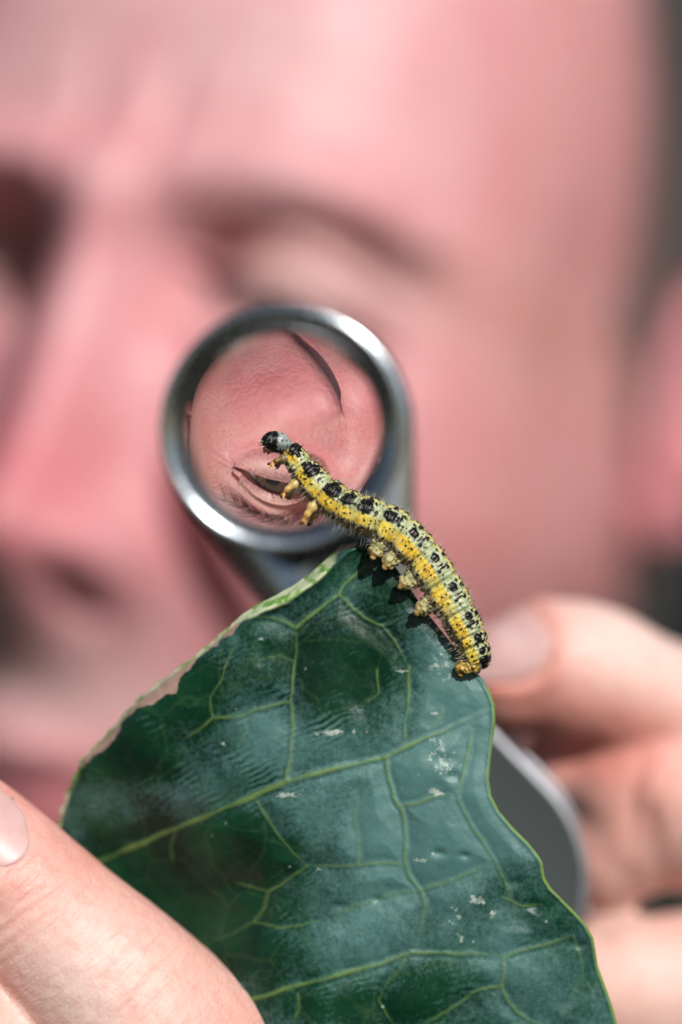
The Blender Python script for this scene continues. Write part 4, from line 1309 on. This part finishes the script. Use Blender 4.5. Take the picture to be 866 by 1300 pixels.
    th, ph = np.linspace(0, math.pi, 60), np.linspace(0, 2 * math.pi, 80, endpoint=False)
    TH, PH2 = np.meshgrid(th, ph, indexing='ij')
    d = np.stack([-np.cos(TH), -np.sin(TH) * np.cos(PH2), np.sin(TH) * np.sin(PH2)], -1).reshape(-1, 3)
    sc = np.array([1.72, 1.50, 1.28])
    hv = d * sc
    hv[:, 2] -= 0.12 * gauss(hv[:, 1] + 0.1, .25) * (hv[:, 2] > 0)           # groove between the lobes
    hn = value_noise(hv + 7, 2.2, 71); hn2 = value_noise(hv + 7, 5.5, 72)
    hv = hv * (1 + 0.04 * hn + 0.02 * hn2)[:, None]
    a = R(-12)
    hx, hz = hv[:, 0] * math.cos(a) - hv[:, 2] * math.sin(a), hv[:, 0] * math.sin(a) + hv[:, 2] * math.cos(a)
    pale = sstep(-0.05, 0.30, hv[:, 0] + 0.25 * hn + 0.10 * (hv[:, 2])) * (hv[:, 2] > -0.85)
    dots = sstep(0.35, 0.5, hn2 + .1 * hn)
    bl_ = np.clip(1 - pale + dots * 0.9, 0, 1)
    kc = np.array([0.27, 0.31, 0.31]) * (1 - bl_)[:, None] + np.array([0.008, 0.008, 0.008]) * bl_[:, None]
    streak = np.maximum(sstep(0.12, 0.04, np.abs(hv[:, 0] + .55 + .25 * hv[:, 2])), sstep(0.10, 0.03, np.abs(hv[:, 0] + 1.0 - .35 * hv[:, 2]))) * (hv[:, 2] > -0.4) * sstep(-.2, .3, hn) * 0.6
    kc = kc * (1 - streak[:, None]) + np.array([0.30, 0.32, 0.26]) * streak[:, None]
    hvw = np.stack([hx, hv[:, 1], hz], 1) + hc
    add(hvw, grid_faces(60, 80, wrap=True).tolist(), kc, bl_)
    # mouthparts
    for off in ((-1.25, -.45, -.85), (-1.3, .25, -.8), (-.8, -.5, -1.05)):
        p_ = hc + np.array(off) * .9
        v, f = tube(np.array([p_, p_ + np.array([-.15, 0, -.22]), p_ + np.array([-.22, 0, -.4])]), [.36, .28, .14], 14)
        add(v, f, np.array([0.10, 0.06, 0.03]))
    V = np.vstack(V); K = np.clip(np.vstack(K), 0, 1); G = np.concatenate(G)
    m = Mat('caterpillar_skin', Roughness=0.4, Specular_IOR_Level=0.5)
    cc_ = m.attr('col')[0]
    col_n = m.mix(m.math('MULTIPLY', m.ramp(m.noise(5.0, 4, .7), (0.35, 0.0), (0.7, 1.0)), 0.30), cc_, m.mix(1.0, cc_, (0.60, 0.55, 0.42), 'MULTIPLY'))
    m.l(col_n, m.inp('Base Color'))
    _, gb, _, _ = m.attr('blk')
    m.l(m.mix(gb, (0.40, 0.40, 0.40), (0.22, 0.22, 0.22)), m.inp('Roughness'))
    m.l(m.mix(gb, (0.5, 0.5, 0.5), (0.22, 0.22, 0.22)), m.inp('Specular IOR Level'))
    m.inp('Subsurface Weight').default_value = 0.15
    m.inp('Subsurface Radius').default_value = (0.6, 0.5, 0.2); m.inp('Subsurface Scale').default_value = 0.0005
    m.l(m.bump(m.noise(6.0, 4, .65), 0.35, 0.10), m.inp('Normal'))
    root = empty('caterpillar', W(545, 790, -1))
    tag(root, 'yellow and grey green caterpillar with black spots clinging to the leaf edge', 'caterpillar')
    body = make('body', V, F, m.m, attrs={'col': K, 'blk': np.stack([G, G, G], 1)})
    body.parent = root; body.matrix_parent_inverse = Matrix.Translation(-Vector(root.location))
    # bristles
    rt, ds, ln, fine = [], [], [], []
    for s0, f0, r0 in zip(wart_s, wart_f, wart_r):
        i = int(np.searchsorted(s, s0)); i = min(i, NS - 1)
        j = int(round((f0 + math.pi) / (2 * math.pi) * NA)) % NA
        p = P3[i, j]; nrm = p - c[i]; nrm /= np.linalg.norm(nrm)
        dd = nrm + rng.normal(0, .25, 3); dd /= np.linalg.norm(dd)
        rt.append(p - nrm * .05); ds.append(dd); ln.append(rng.uniform(.35, 1.0) * (1.5 if abs(f0) > R(100) else 1))
    for q in range(900):
        i = int(rng.integers(4, NS - 4)); j = int(rng.integers(0, NA))
        if abs(phi[j]) > R(160): continue
        p = P3[i, j]; nrm = p - c[i]; nrm /= np.linalg.norm(nrm)
        dd = nrm + rng.normal(0, .35, 3); dd /= np.linalg.norm(dd)
        rt.append(p - nrm * .05); ds.append(dd); ln.append(rng.uniform(.4, 1.1) * (1.4 if abs(phi[j]) > R(95) else 1)); fine.append(len(rt) - 1)
    for q in range(90):
        t1, p1 = rng.uniform(0, math.pi), rng.uniform(0, 2 * math.pi)
        dd = np.array([-math.cos(t1), -math.sin(t1) * math.cos(p1), math.sin(t1) * math.sin(p1)])
        if dd[0] > .6: continue
        rt.append(hc + dd * sc * .98); ds.append(dd); ln.append(rng.uniform(.4, .9))
    n = len(rt)
    light = M_BR_LIGHT
    fine = np.array(fine); rest = np.setdiff1d(np.arange(n), fine)
    rest = rng.permutation(rest); half = len(rest) * 5 // 10
    for sel, mat, rad_, lk in ((np.concatenate([fine, rest[:half]]), M_BR_LIGHT, .020, 1.05), (rest[half:], M_BR_DARK, .042, .62)):
        v, f = strands(np.array(rt)[sel], np.array(ds)[sel], np.array(ln)[sel] * lk, np.full(len(sel), rad_), None, 2)
        o = make('bristles', v, f, mat); o.parent = root; o.matrix_parent_inverse = Matrix.Translation(-Vector(root.location)); tag(o, kind='stuff')
    # a few long pale hairs
    lg = [((448, 604), (464, 612)), ((415, 665), (432, 680)), ((352, 588), (344, 596)), ((470, 690), (462, 702))]
    v, f = strands(np.array([W(*a_, -1.5) for a_, b_ in lg]), np.array([(W(*b_, -1.8) - W(*a_, -1.5)) / np.linalg.norm(W(*b_, -1.8) - W(*a_, -1.5)) for a_, b_ in lg]), np.array([np.linalg.norm(W(*b_, -1.8) - W(*a_, -1.5)) for a_, b_ in lg]), np.full(len(lg), .02), None, 2)
    return root
M_BR_LIGHT = plain('pale_bristle', (0.55, 0.50, 0.36), 0.35).m
M_BR_DARK = plain('dark_bristle', (0.012, 0.010, 0.008), 0.3).m
cat = build_caterpillar()
